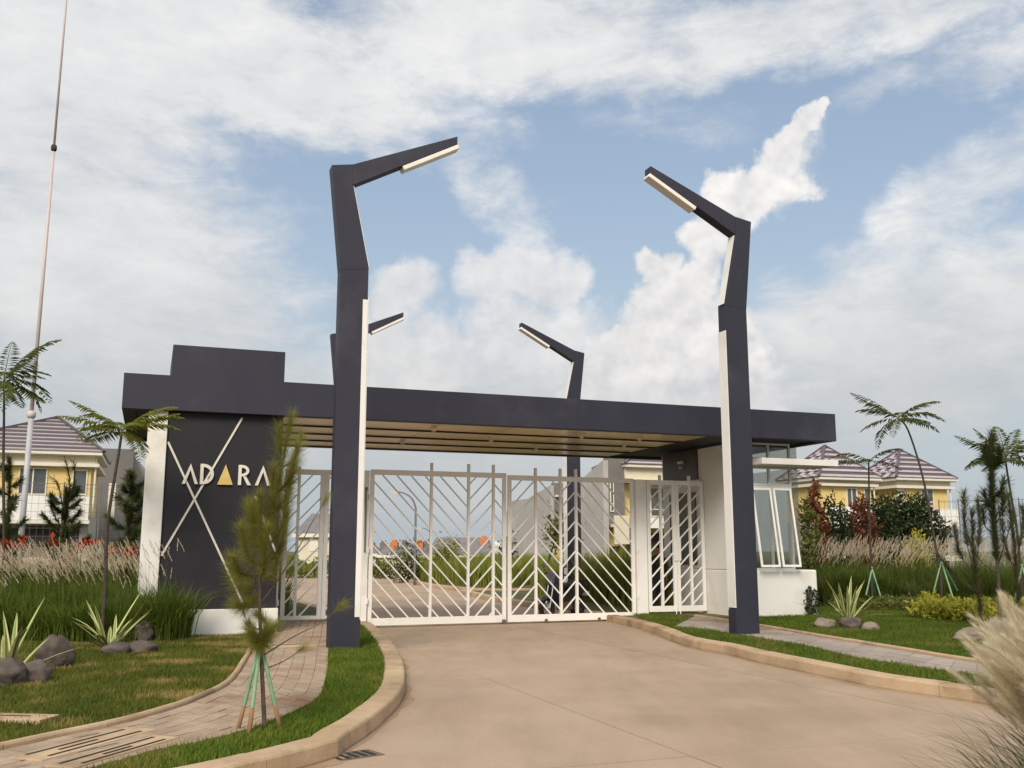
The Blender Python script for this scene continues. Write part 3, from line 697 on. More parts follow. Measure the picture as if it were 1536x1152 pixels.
stakes('near stake tripod with brown unpainted feet round the foreground pine', fv(391,962), [G(356,1098,LZ), G(373,1104,LZ), G(421,1096,LZ)], raw=.27, r=.017)
# pines on the right
def px_pine(label, trunk, Y, br, per_m=420, nl=.16, nw=.004, m=pinedark, r0=.03, dt=1.0, tf=.3, n_auto=0, al=(.5,.2), **k):
    tp = [V(x, y, Y) for x, y in reversed(trunk)]
    if tp[0].z > LZ+.02: tp.insert(0, Vector((tp[0].x, tp[0].y, LZ)))
    b = [([V(x, y, Y+dy) for x, y, dy in q], d, s0) for q, d, s0 in br]
    b += auto_branches(spline(tp,4), n_auto, al[0], al[1], tf, .95) if n_auto else []
    return pine(label, tp[0], tp, b, per_m, nl, nw, m, r0, dt, tf, **k)
px_pine('dark pine sapling with bushy tip and bare stem in front of the right shrubs', [(1488,655),(1487,700),(1490,780),(1497,860),(1500,945)], 16.5,
        [([(1488,700,0),(1481,690,.1),(1477,672,.15)],1.3,.1),([(1488,705,0),(1497,692,-.1),(1500,674,-.15)],1.3,.1),([(1490,745,0),(1501,738,-.2),(1506,722,-.2)],.9,.2),([(1489,760,0),(1480,752,.2),(1476,738,.2)],.8,.2),([(1491,790,0),(1502,770,.1),(1506,745,.1)],.8,.4),([(1492,800,0),(1478,790,.1),(1474,765,.1)],.5,.5),
         ([(1496,850,0),(1512,800,.1),(1520,770,.1)],.25,.5),([(1497,860,0),(1470,840,.1),(1450,800,.2)],.25,.5)], 900, .24, .0045, pinedark, .042, 1.3, .45)
px_pine('small brownish pine with three shoots left of the bushy tipped pine', [(1458,765),(1460,820),(1466,880),(1470,915)], 19,
        [([(1465,880,0),(1448,800,.1),(1446,740,.2)],1.0,.35),([(1466,870,0),(1440,830,-.2),(1432,790,-.2)],1.0,.35),([(1464,850,0),(1470,790,.2),(1466,750,.2)],1.0,.3),([(1466,890,0),(1430,860,.3),(1405,830,.3)],.6,.2)], 620, .24, .0042, pinebrown, .028, 1.0, .2)
px_pine('bushy pine shoot beside the fern sapling at the right picture edge', [(1512,742),(1520,800),(1526,880),(1528,920)], 19.5,
        [([(1522,850,0),(1535,790,.1),(1533,760,.1)],1.0,.3),([(1523,860,0),(1508,820,-.2),(1503,780,-.2)],.9,.3)], 620, .25, .0042, pinebrown, .028, 1.1, .2)
# pines on the left
px_pine('dense dark pine at the left picture edge in front of the yellow house', [(14,688),(14,740),(12,800),(10,880)], 20, [], 800, .19, .006, pinedark, .04, 1.0, .1, 16, (.55,.18))
px_pine('bushy pine with bare upright shoots in front of the left house windows', [(100,735),(98,770),(95,820),(95,880)], 20.5,
        [([(98,790,0),(88,730,.1),(75,715,.1)],.12,.2),([(98,780,0),(105,730,.1),(98,690,.1)],.16,.2),([(99,770,0),(112,720,.1),(110,692,.1)],.2,.2),([(98,800,0),(80,770,0),(78,750,0)],.4,.3)], 800, .19, .006, pinedark, .045, 1.2, .15, 20, (.62,.3))
px_pine('full dark pine between the fern sapling and the sign wall', [(196,712),(196,750),(192,800),(190,890)], 20.5, [], 800, .22, .006, pinedark, .045, 1.2, .1, 24, (.55,.25))
# ------------------------------------------------------------------ rocks and variegated plants
def rock(label, px, py, w, h, Y=None, m=rockm, d=None, seed=0, rz=0.0):
    b = G(px, py, LZ-.02) if Y is None else Vector((V(px,py,Y).x, Y, LZ-.02))
    k = b.y/FPX; rx, rzz = w*k/2, h*k/2*1.1; ry = (d or w)*k/2*.85
    bm = bmesh.new(); bmesh.ops.create_icosphere(bm, subdivisions=4, radius=1); rs = random.Random(seed)
    from mathutils import noise as mn
    o_ = Vector((rs.uniform(0,50), rs.uniform(0,50), 0))
    for v in bm.verts:
        n_ = v.co.normalized(); s = 1+.24*mn.noise(n_*1.3+o_)+.10*mn.noise(n_*3.2+o_)+.035*mn.noise(n_*9+o_); v.co = Vector((n_.x*rx*s, n_.y*ry*s, n_.z*rzz*s+rzz*.75))
    me = bpy.data.meshes.new('rock'); bm.to_mesh(me); bm.free(); me.polygons.foreach_set('use_smooth', [True]*len(me.polygons))
    o = link('rock', me, m, None, (b.x, b.y+ry*.6, b.z), (0,0,rz)); return tag(o, label, 'rock', 'rocks on the lawns')
rock('large round grey brown boulder behind the oblong rock on the left lawn', 74, 1006, 50, 52, seed=1)
rock('reddish oblong rock leaning against the boulder at the left edge', 42, 1030, 52, 36, seed=2)
rock('dark rock cut by the left picture edge', 0, 1035, 56, 44, seed=3)
rock('small brown rock half hidden behind the large boulder', 103, 996, 16, 18, seed=4)
rock('low dark rock right below the left variegated plant', 168, 986, 42, 22, seed=5)
rock('flat grey slab rock beside the left variegated plant', 206, 984, 46, 22, seed=6)
rock('upright pinkish rock standing behind the flat slab rock', 208, 968, 34, 36, seed=7)
rock('tan rock left of the right variegated plant', 1239, 944, 32, 16, m=rocklight, seed=8)
rock('brown flat topped rock right under the right variegated plant', 1280, 946, 34, 20, seed=9)
rock('pale grey rock right of the right variegated plant', 1308, 949, 26, 16, m=rocklight, seed=10)
rock('flat tan boulder behind the near plume grass', 1468, 966, 58, 22, m=rocklight, seed=11)
rock('grey boulder behind the near plume grass at the right edge', 1518, 962, 64, 32, m=rocklight, seed=12)
def var_leaf(name, L, w, curve):
    vs, fs, mi = [], [], []; n = 7
    for i in range(n):
        t = i/(n-1); ww = w*(math.sin(math.pi*(t*.80+.16))**.8)*(1 if i < n-1 else .02)
        x = L*t*math.cos(curve*t*.6)*.95; z = L*(t*math.sin(1.0)-0*t)-curve*L*.35*t*t
        c_ = np.array([x*.5+curve*.35*L*t*t, 0, z])
        for q, dz in ((-1,.35),(-.42,.05),(.42,.05),(1,.35)): vs.append((c_[0]-dz*ww*.5, q*ww, c_[2]+dz*ww*.5))
    for i in range(n-1):
        for q in range(3): a = i*4+q; fs.append((a,a+1,a+5,a+4)); mi.append(1 if q == 1 else 0)
    me = bpy.data.meshes.new(name); me.from_pydata(vs, [], fs); me.polygons.foreach_set('material_index', mi); me.materials.append(varieg); me.materials.append(variegc); me.update(); return me
VL = [var_leaf('leaf', 1.0, .045, c_) for c_ in (.05,.35,.75)]
def variegated(label, px, py, size, n, seed):
    rs = random.Random(seed); b = G(px, py, LZ); t = thing('variegated_plant', label, 'plant', b, 0, 'variegated sword leaf plants')
    for i in range(n):
        o = bpy.data.objects.new('leaf', VL[rs.choice((0,1,1,2)) if i > 3 else 0]); C.objects.link(o); o.parent = t
        tl = rs.uniform(-.10,.55) if i > 3 else rs.uniform(-.2,.1)
        o.location = (rs.uniform(-.05,.05), rs.uniform(-.05,.05), 0); o.rotation_euler = (0, tl, i*2.4+rs.uniform(-.3,.3)); s = size*rs.uniform(.7,1.1); o.scale = (s, s*.75, s)
variegated('green and cream sword leaf plant among rocks in the middle of the left lawn', 165, 978, 1.0, 18, 5)
variegated('green and cream sword leaf plant cut by the left picture edge', 12, 1022, 1.0, 15, 8)
variegated('green and cream sword leaf plant among rocks right of the guard house', 1272, 938, 1.1, 20, 3)
# ------------------------------------------------------------------ entrance canopy
NB = dict(loc=(0,0,0))
can = thing('entrance_canopy', 'long flat navy canopy with a raised block spanning the driveway', 'canopy', A0, ANG)
MB().prism([(0,4.05),(15.2,4.05),(15.2,4.68),(2.77,4.68),(2.77,5.245),(.79,5.245),(.79,4.68),(0,4.68)],0,.22).build('front_fascia', navy, can, bevel=.006)
MB().box(0,.22,.22,5.38,4.05,4.68).build('side_fascia', navy, can, bevel=.008)
MB().box(14.98,15.2,.22,5.38,4.05,4.68).build('side_fascia', navy, can, bevel=.008)
MB().box(0,15.2,5.38,5.6,4.05,4.68).build('rear_fascia', navy, can, bevel=.008)
MB().box(.22,14.98,.22,5.38,4.36,4.60).build('roof_slab', darkgap, can)
MB().box(.79,2.77,.22,2.4,4.66,5.243).build('raised_parapet', navy, can, bevel=.008)
rows = [(.26,1.46),(1.60,2.78),(2.92,4.08),(4.22,5.36)]
for (b0,b1) in rows:
    for i in range(6):
        a0, a1 = 2.85+i*1.53, 2.85+(i+1)*1.53
        MB().box(a0+.008, a1-.008, b0, b1, 4.075, 4.10).build('soffit_panel', woods, can)
for b in (1.53,2.85,4.15): MB().box(2.85,12.04,b-.055,b+.055,4.052,4.20).build('soffit_gap_strip', darkgap, can)  # dark strips added along the panel gaps, the slots' shade put into colour
MB().box(.23,2.84,.23,5.37,4.10,4.14).build('end_soffit', navy, can)
MB().box(12.05,14.97,.23,5.37,4.10,4.14).build('end_soffit', navy, can)
for a, b in ((5.9,.85),(9.2,.85),(7.6,2.2),(10.9,2.2),(10.6,.85),(5.9,3.5),(9.2,3.5)):
    dl = MB().tube([(a,b,4.075),(a,b,4.045)], .06, 12).build('downlight', alum, can)
    MB().box(a-.012,a+.012,b-.012,b+.012,3.95,4.045).box(a-.05,a+.05,b-.008,b+.008,3.985,4.0).build('lamp', lampm, dl)
# sign wall
sgn = thing('sign_wall', 'dark navy sign wall with cream lettering and crossing lines', 'sign wall', A0, ANG)
MB().box(.78,2.80,.16,.52,.57,4.045).build('wall', signpaint, sgn)
MB().box(.45,.777,.10,.55,0,4.045).build('pillar', whitewall, sgn, bevel=.012)
MB().box(.78,2.83,.04,.56,-.05,.57).build('plinth', whitewall, sgn, bevel=.012)
def stroke(p, q, w, m=letterw, name='stripe', y=.16, th=.03):
    (x0,z0),(x1,z1) = p, q; d = Vector((x1-x0, z1-z0)).normalized(); n = Vector((-d.y, d.x))*w/2
    MB().prism([(x0-n.x,z0-n.y),(x1-n.x,z1-n.y),(x1+n.x,z1+n.y),(x0+n.x,z0+n.y)], y-th, y).build(name, m, sgn)
stroke((.80,3.50),(2.21,.68),.035, th=.018); stroke((2.06,3.99),(.80,1.50),.035, th=.022); stroke((2.35,2.56),(2.79,1.48),.033, th=.018)
def letter(polys, m=letterw):
    mb = MB()
    for k, pl in enumerate(polys): mb.prism(pl, .115+.0005*k, .16)
    mb.build('letter', m, sgn)
z0, z1, sw = 2.76, 3.125, .055
def lam(x0, x1):
    xm = (x0+x1)/2; letter([[(x0,z0),(x0+sw,z0),(xm+.008,z1-.09),(xm,z1)], [(x1,z0),(xm,z1),(xm-.008,z1-.09),(x1-sw,z0)]])
lam(1.07,1.345)
def arcpts(cx, cz, rx, rz, a0, a1, n=10): return [(cx+rx*math.cos(a0+(a1-a0)*i/n), cz+rz*math.sin(a0+(a1-a0)*i/n)) for i in range(n+1)]
def ringpoly(mb, cx, cz, rx, rz, w, a0, a1, n=12, y0=.1165):
    o = arcpts(cx,cz,rx,rz,a0,a1,n); i = arcpts(cx,cz,rx-w,rz-w,a0,a1,n)
    for k in range(n): mb.prism([o[k],o[k+1],i[k+1],i[k]], y0, .16)
dmb = MB(); dmb.prism([(1.375,z0),(1.43,z0),(1.43,z1),(1.375,z1)], .115,.16); ringpoly(dmb, 1.43,(z0+z1)/2,.18,(z1-z0)/2,.055,-math.pi/2,math.pi/2); dmb.build('letter', letterw, sgn)
letter([[(1.675,z0),(1.945,z0),(1.81,z1)]], gold)
rmb = MB(); rmb.prism([(2.035,z0),(2.09,z0),(2.09,z1),(2.035,z1)], .115,.16); ringpoly(rmb, 2.09,z1-.105,.135,.105,.05,-math.pi/2,math.pi/2)
rmb.prism([(2.12,z0+.155),(2.175,z0+.155),(2.265,z0),(2.20,z0)], .117,.16); rmb.build('letter', letterw, sgn)
lam(2.335,2.61)
# ------------------------------------------------------------------ guard house
gh = thing('guard_house', 'white guard house with glazed corner and open windows under the canopy', 'guard house', A0, ANG)
MB().box(13.12,15.02,.72,4.4,-.1,1.15).build('base_wall', whitewall, gh, bevel=.03)
MB().box(13.12,13.335,.80,4.4,1.153,4.045).build('side_wall', whitewall, gh, bevel=.01)
MB().box(13.34,14.68,4.25,4.4,1.155,4.045).build('rear_wall', roomgrey, gh)
MB().box(13.09,13.117,2.6,4.3,3.30,4.04).build('transom_panel', brownpanel, gh)
MB().box(13.02,13.117,2.5,4.35,3.20,3.29).build('transom_sill', white, gh)
MB().box(13.085,13.117,2.75,4.0,1.25,3.0).build('side_pane', paneM, gh)
MB().box(13.4,14.6,3.9,4.2,1.16,2.2).build('desk', roomgrey, gh)
MB().box(13.34,15.42,.25,1.2,3.50,3.64).build('ledge', white, gh, bevel=.01)
MB().box(13.03,13.088,3.3,3.38,3.62,3.66).box(13.02,13.088,3.24,3.44,3.74,3.80).build('panel_lamp', lampm, gh)
def gframe(x0, x1, z0, z1, w=.045, y0=.80, y1=.86, mids=(), name='window_frame'):
    mb = MB(); mb.box(x0,x1,y0,y1,z0,z0+w).box(x0,x1,y0,y1,z1-w,z1).box(x0,x0+w,y0,y1,z0+w,z1-w).box(x1-w,x1,y0,y1,z0+w,z1-w)
    for q in mids: mb.box(q-w/2,q+w/2,y0,y1,z0+w,z1-w)
    return mb.build(name, alum, gh)
f_ = gframe(13.34,14.50,3.655,4.04, mids=(13.90,)); MB().box(13.385,14.455,.82,.826,3.70,3.995).build('pane', glass, f_)
f_ = gframe(13.34,14.50,3.06,3.49, mids=(13.90,)); MB().box(13.385,14.455,.82,.826,3.105,3.445).build('pane', glass, f_)
gframe(13.34,14.50,1.155,3.055, mids=(13.93,))
for x0, x1 in ((13.39,13.90),(13.96,14.45)):
    o = MB().box(0,x1-x0,-.03,0,-1.80,-1.75).box(0,x1-x0,-.03,0,-.05,0).box(0,.045,-.03,0,-1.75,-.05).box(x1-x0-.045,x1-x0,-.03,0,-1.75,-.05).build('window_sash', steel, gh, (x0,.795,3.0), (R(-8.5),0,0))
    MB().box(.045,x1-x0-.045,-.018,-.012,-1.75,-.05).build('pane', glass, o)
for z0_, z1_ in ((1.16,3.06),(3.06,3.50),(3.64,4.04)):
    MB().box(14.505,14.70,.825,.835,z0_,z1_-.006).build('corner_pane', glass, gh)
    MB().box(14.69,14.70,.84,2.5,z0_,z1_-.006).build('corner_pane', glass, gh)
    MB().box(14.69,14.70,2.51,4.2,z0_,z1_-.006).build('corner_pane', glass, gh)
# ------------------------------------------------------------------ gates
GB = 2.4
def gate_leaf(name, label, cat, a0, a1, z0, z1, posts, pattern, group, b=GB, bar=.028, fr=.085, bot=.15, spike=.18, sp=.335, k=1.06):
    t = thing(name, label, cat, W(a0, b, 0), ANG, group); w = a1-a0
    MB().box(0,w,-.03,.03,z1-.11,z1).build('top_rail', steel, t, bevel=.004)
    MB().box(0,w,-.03,.03,z0,z0+bot).build('bottom_rail', steel, t, bevel=.004)
    MB().box(0,fr,-.028,.028,z0+bot,z1-.11).build('stile', steel, t, bevel=.004)
    MB().box(w-fr,w,-.028,.028,z0+bot,z1-.11).build('stile', steel, t, bevel=.004)
    edges = [fr]+[p-a0 for p in posts]+[w-fr]
    for p in posts: MB().box(p-a0-.027,p-a0+.027,-.034,.034,z0+bot,z1+spike).build('post', steel, t)
    zb, zt = z0+bot, z1-.11
    for i, sg in enumerate(pattern):
        x0, x1 = edges[i]+(.027 if i else 0), edges[i+1]-(.027 if i < len(pattern)-1 else 0)
        c0 = zb-2*k*w
        while c0 < zt+2*k*w:
            # z = c0 + s*k*(x-x0)
            s = k if sg > 0 else -k; pts = []
            xa, xb = x0, x1; za, zb2 = c0, c0+s*(x1-x0)
            lo, hi = (zb, zt)
            tl = sorted(((lo-c0)/s, (hi-c0)/s)); xa = max(x0, x0+tl[0]); xb = min(x1, x0+tl[1])
            if xb-xa > .05:
                MB().bar((xa,0,c0+s*(xa-x0)), (xb,0,c0+s*(xb-x0)), .03, bar, up=(0,0,1)).build('diagonal_bar', steel, t)
            c0 += sp
    return t
gl = gate_leaf('driveway_gate', 'left leaf of the white driveway gate with chevron bars', 'gate', 4.95, 8.03, .04, 3.30, (6.3,7.15,7.73), (-1,-1,1,-1), 'white driveway gate leaves')
gr = gate_leaf('driveway_gate', 'right leaf of the white driveway gate in front of the motorcycle', 'gate', 8.07, 11.22, .04, 3.26, (8.74,9.35,9.74), (1,-1,1,-1), 'white driveway gate leaves')
MB().box(2.98,3.06,-.06,.06,.02,.10).build('drop_bolt', iron, gl)
MB().tube([(2.2,-.06,.06),(2.2,.06,.06)], .035, 10).build('roller', iron, gr)
MB().tube([(.9,-.06,.06),(.9,.06,.06)], .035, 10).build('roller', iron, gr)
def gate_post(label, a0, a1, z1, rod=False):
    t = thing('gate_post', label, 'gate post', W(a0, GB), ANG, 'white gate posts')
    MB().box(0,a1-a0,-.07,.07,-.05,z1).build('post', steel, t, bevel=.006)
    for z in (.55,1.6,2.7): MB().tube([(a1-a0 if a0 < 8 else 0,-.08,z-.06),(a1-a0 if a0 < 8 else 0,-.08,z+.06)], .022, 8).build('hinge', steel, t)
    if rod: MB().tube([(.085,-.10,1.55),(.085,-.10,2.85)], .016, 8).build('lock_rod', wirem, t); MB().tube([(.085,-.10,2.85),(.085,-.14,2.9)], .025, 8).build('rod_handle', wirem, t)
gate_post('slim white gate post with a grey lock rod beside the left light pole', 4.76, 4.92, 3.27, True)
gate_post('broad white gate post between driveway gate and footpath gate', 11.25, 11.52, 3.24)
gate_leaf('footpath_gate', 'narrow white footpath gate leaf next to the broad gate post', 'gate', 11.56, 12.32, .18, 3.24, (11.93,), (1,1), 'white footpath gate leaves', bot=.13, spike=.12, sp=.30, k=.95)
pg = gate_leaf('footpath_gate', 'narrow white footpath gate leaf beside the guard house wall', 'gate', 12.33, 13.10, .18, 3.24, (12.72,), (1,1), 'white footpath gate leaves', bot=.13, spike=.12, sp=.30, k=.95)
MB().box(-.09,.10,-.05,-.035,1.35,1.85).build('lock_plate', steel, pg)
for a in (12.27,12.38): MB().tube([(a-12.33,-.035,-.0),(a-12.33,-.035,.3)], .014, 8).build('drop_bolt', steel, pg)
gate_leaf('side_gate', 'white side gate with rising diagonal bars between sign wall and left pole', 'gate', 3.16, 3.98, .20, 3.26, (3.45,), (1,1), 'white side gate leaves', bot=.07, spike=.05, sp=.335)
gate_leaf('side_gate', 'white side gate leaf mostly hidden behind the left light pole', 'gate', 3.99, 4.72, .20, 3.26, (4.35,), (1,1), 'white side gate leaves', bot=.07, spike=.05, sp=.335)
gate_post('thin white post standing against the end of the sign wall', 2.98, 3.10, 3.27)
# ------------------------------------------------------------------ light poles
def light_pole(label, a_out, b, zb, mirror):
    t = thing('light_pole', label, 'light pole', W(a_out, b, 0), ANG, 'bent navy light poles'); s = -1 if mirror else 1; D = .125
    X = lambda pts: [(s*x, z) for x, z in pts]
    MB().prism(X([(0,zb-.2),(.47,zb-.2),(.47,.56),(.455,.56),(.455,6.06),(0,6.0)]), -D, D).build('shaft', navy, t, bevel=.006)
    MB().prism(X([(0,6.0),(.455,6.06),(.165,7.45),(.145,7.80),(-.19,7.74)]), -D, D).build('upper_shaft', navy, t, bevel=.006)
    MB().prism(X([(.165,7.45),(1.93,8.42),(1.93,8.56),(.145,7.80)]), -D*.93, D*.93).build('arm', navy, t, bevel=.006)
    MB().prism(X([(.4585,.60),(.472,.60),(.472,5.58),(.4585,5.58)]), -D*.98, D*.98).build('white_strip', white, t)
    if not mirror: MB().prism(X([(.375,.60),(.457,.60),(.457,5.55),(.375,5.55)]), -D-.008, -D-.001).build('white_edge', white, t)
    MB().prism(X([(.462,6.09),(.47,6.09),(.185,7.44),(.176,7.44)]), -D*.8, D*.8).build('upper_strip', white, t)
    # lamp bar hung below the arm
    p, q = (.98,7.895), (1.94,8.425); dx, dz = q[0]-p[0], q[1]-p[1]; L = math.hypot(dx,dz); nx, nz = dz/L, -dx/L; h = .075
    MB().prism(X([p, q, (q[0]+nx*h,q[1]+nz*h), (p[0]+nx*h,p[1]+nz*h)]), -.11, .11).build('lamp_bar', lampm, t, bevel=.01)
    return t
light_pole('tall bent navy light pole on the near left beside the footpath', 3.19, -3.05, .12, False)
light_pole('tall bent navy light pole on the near right beside the guard house', 10.76, -3.05, .12, True)
light_pole('bent navy light pole behind the canopy half hidden by the near left pole', 5.36, 9.4, -.05, False)
light_pole('bent navy light pole behind the canopy seen through the gate', 12.98, 9.4, -.05, True)
# ------------------------------------------------------------------ flag pole
fp = V(33,790,23); fpz = LZ
t = thing('flag_pole', 'thin tall pale flag pole rising past the top left corner', 'pole', (fp.x,23,fpz))
def onpole(y):
    p = V(768,y,23); return p.z-fpz
j1, j2 = onpole(622), onpole(222)
MB().tube([(0,0,0),(0,0,j1)], [.075,.060], 12).build('lower_section', poleG, t, smooth=True)
MB().tube([(0,0,j1),(0,0,j2)], [.046,.034], 12).build('middle_section', poleM, t, smooth=True)
MB().tube([(0,0,j2),(0,0,j2+7)], [.030,.020], 10).build('upper_section', poleM, t, smooth=True)
for z, r in ((j1,.10),(j2,.07)):
    MB().tube([(0,0,z-.09),(0,0,z-.05),(0,0,z+.05),(0,0,z+.09)], [r*.6,r,r,r*.6], 12).build('collar', barkdark if r < .08 else poleM, t, smooth=True)
# ------------------------------------------------------------------ houses
def roof(parent, x0, x1, y0, y1, z, apex, n=9, check_left=False, ratio=.52):
    ax, ay, az = apex; cs = [Vector((x0,y0,z)), Vector((x1,y0,z)), Vector((x1,y1,z)), Vector((x0,y1,z))]; ap = Vector((ax,ay,az))
    MB().add([*cs, ap], [(0,1,4),(1,2,4),(2,3,4),(3,0,4),(3,2,1,0)]).build('roof', tileB, parent)
    for fi in range(4):
        p, q = cs[fi], cs[(fi+1)%4]; nrm = (q-p).cross(ap-p).normalized()
        if nrm.z < 0: nrm = -nrm
        for i in range(n):
            for (u0, u1, mt, li) in ((i/n, (i+ratio)/n, tileA, .07), ((i+ratio)/n, (i+1)/n, tileB, .03)):
                if fi == 3 and check_left: mt = tileC
                if u1 > .985: u1 = .985
                l0, l1 = p.lerp(ap,u0), q.lerp(ap,u0); h0, h1 = p.lerp(ap,u1), q.lerp(ap,u1)
                a = [l0+nrm*.01, l1+nrm*.01, h1+nrm*.01, h0+nrm*.01, l0+nrm*li, l1+nrm*li, h1+nrm*.025, h0+nrm*.025]
                MB().add(a, [(3,2,1,0),(4,5,6,7),(0,1,5,4),(1,2,6,5),(2,3,7,6),(3,0,4,7)]).build('tile_course', mt, parent)
        MB().bar(p+nrm*.05, ap+Vector((0,0,.06)), .16, .10).build('ridge_cap', tileB, parent)
def window(parent, x0, x1, z0, z1, y=0.0, cols=2, rows=(.25,), fm=creamw):
    w = .05; mb = MB(); mb.box(x0,x1,y-.05,y+.02,z0,z0+w).box(x0,x1,y-.05,y+.02,z1-w,z1).box(x0,x0+w,y-.05,y+.02,z0+w,z1-w).box(x1-w,x1,y-.05,y+.02,z0+w,z1-w)
    for c_ in range(1,cols): xx = x0+(x1-x0)*c_/cols; mb.box(xx-w/2,xx+w/2,y-.049,y+.02,z0+w,z1-w)
    for r_ in rows: zz = z0+(z1-z0)*r_; mb.box(x0+w,x1-w,y-.048,y+.02,zz-w/2,zz+w/2)
    f = mb.build('window', fm, parent); MB().box(x0+w,x1-w,y-.02,y-.012,z0+w,z1-w).build('pane', paneM, f); return f
def house(label, corner, rz, w, d, ze, apex, wins, check=False, ground=0.0, zled=3.1, zfr=5.2, ov=.35, n=9, group='yellow two storey houses', left_white=False):
    t = thing('house', label, 'house', corner, rz, group)
    MB().box(0,w,0,d,ground,zled-.02).build('lower_wall', greyw, t)
    MB().box(.05,w-.05,.05,d-.05,zled-.02,zfr).build('wall', yellow, t)
    MB().box(-.08,w+.08,-.08,d+.08,zfr,ze-.16).build('frieze', cream, t)
    MB().box(-.26,w+.26,-.26,d+.26,zfr-.09,zfr+.06).build('ledge', creamw, t)
    MB().box(-ov,w+ov,-ov,d+ov,ze-.16,ze).build('eaves', creamw, t)
    MB().box(.0,w,-.7,-.55,zled-.25,zled+.75).build('balcony_parapet', white, t)
    MB().box(-.05,w+.05,-.72,.0,zled-.42,zled-.25).build('balcony_slab', creamw, t)
    MB().box(.35,w-.35,-.02,.0,ground+.2,zled-.5).build('garage_opening', darkopen, t)
    MB().box(w*.1,w*.9,-1.2,-1.05,ground+1.0,ground+1.3).build('low_wall', creamw, t)
    MB().box(-ov-.02,w+ov+.02,-ov-.10,-ov-.005,ze-.13,ze-.02).build('gutter', creamw, t)
    MB().tube([(w+.12,-.02,ze-.2),(w+.12,-.02,zled)], .045, 8).build('downpipe', creamw, t)
    roof(t, -ov-.05, w+ov+.05, -ov-.05, d+ov+.05, ze+.003, apex, n, check)
    for x0, x1, z0, z1, c_ in wins: window(t, x0, x1, z0, z1, .05, c_)
    if left_white: MB().box(-.02,.45,.0,.05,zled,zfr-.1).build('pilaster', creamw, t)
    return t
# left house
cl = V(152,680,42); rzl = R(20)
ul = Vector((math.cos(rzl), math.sin(rzl), 0)); wl = 6.2
cz = cl.z
ocl = Vector((cl.x,42,0))-ul*(wl+.3)
house('yellow two storey house with purple striped hip roof at the left edge', ocl, rzl, wl, 5.5, cz, (wl-1.75, 2.4, V(90,627,43.5).z), [(wl-2.85,wl-1.75,3.55,5.05,2),(wl-.78,wl-.18,3.6,5.0,1),(1.0,2.2,3.55,5.05,2)], n=9)
t = thing('grey_house', 'plain grey windowless house block behind the yellow house at left', 'house', V(137,800,50)*Vector((1,1,0)) if False else Vector((V(137,700,50).x,50,0)), R(20))
MB().box(0,2.0,0,7,0,V(150,672,50).z).build('wall', greyd, t); MB().box(.9,1.25,-.03,0,3.2,5.0).build('window', creamw, t)
t = thing('grey_house', 'pale grey gabled house side glimpsed left of the white pillar', 'house', Vector((V(184,700,54).x,54,0)), R(20))
hz = V(184,672,54).z
MB().prism([(0,0),(2.4,0),(2.4,hz-2.4),(1.0,hz-.9),(0,hz)], 0, 7).build('wall', greyw, t)
for i in range(5): MB().box(1.2,2.4,-.25,.0,hz-2.9-i*.35,hz-2.75-i*.35).build('louvre', creamw, t)
# right houses
def rhouse(label, fl_px, fl_py, Y, w, d, peak, wins, **k):
    p = V(fl_px, fl_py, Y); rz = R(20)
    return house(label, (p.x, Y, 0), rz, w, d, p.z, (w*.48, d*.5, peak), wins, True, **k)
rhouse('yellow hip roofed house right behind the glazed guard house corner', 1230, 716, 54, 3.6, 3.4, V(1229,669,56).z, [(2.05,2.75,3.25,5.0,2),(3.1,3.5,4.2,5.0,1)], zled=3.2, n=6, ratio=.5) if False else None
rhouse('yellow hip roofed house just right of the guard house corner', 1230, 716, 54, 3.5, 3.2, V(1229,668,55.5).z, [(1.75,2.45,3.3,5.05,2),(2.95,3.35,4.1,5.05,1)], zled=3.2, n=6)
rhouse('yellow hip roofed house farthest right behind the dark hedge', 1345, 717, 56, 3.7, 3.2, V(1352,674,57.5).z, [(1.7,2.6,4.1,5.1,2)], zled=3.2, n=6, left_white=True)
MB()
# houses inside, seen through the gate
def party(label, px, Y, d, ztop, zback, w, front, group='grey sided row houses', rz=R(20)):
    t = thing('row_house', label, 'house', (V(px,800,Y).x, Y, 0), rz, group)
    ys = [(0,0),(d,0),(d,zback),(d*.55,zback),(0,ztop)]
    mb = MB(); n = len(ys); mb.add([(0,y,z) for y,z in ys]+[(.3,y,z) for y,z in ys], [tuple(range(n)), tuple(range(2*n-1,n-1,-1))]+[(i,i+n,(i+1)%n+n,(i+1)%n) for i in range(n)]); mb.build('side_wall', greyw, t)
    MB().box(.3,w,.6,d-.1,0,ztop-1.2).build('wall', yellow, t)
    for f in front: f(t)
    return t
zA = V(900,690,52).z
def frontA(t):
    MB().box(.3,1.25,.0,.58,2.9,zA+.35).build('stair_block', greyd, t)
    MB().box(1.3,5.4,-.35,3.6,zA-1.15,zA-1.0).build('ledge', creamw, t)
    MB().box(1.25,5.2,-.1,3.4,zA-1.0,zA-.35).build('frieze', cream, t)
    MB().box(1.15,5.5,-.4,3.7,zA-.35,zA-.2).build('eaves', creamw, t)
    roof(t, 1.1,5.55,-.45,3.75, zA-.197, (3.4,1.7,zA+1.2), 5, False)
    MB().box(.4,1.25,-.5,-.35,1.9,3.4).build('balcony_parapet', cream, t)
    MB().box(.4,4.6,-.32,.55,2.8,2.95).build('balcony_slab', creamw, t)
    MB().box(.5,1.2,.55,.6,.1,1.8).build('garage_opening', darkopen, t)
    MB().box(1.6,4.5,.55,.6,.2,2.5).build('garage_opening', darkopen, t)
    window(t, 3.1, 4.3, 3.4, 5.0, .6, 2); window(t, .38, .6, 3.6, 5.3, -.01, 1)
    MB().box(1.3,4.6,-.55,-.4,2.75,3.3).build('parapet_rail', white, t)
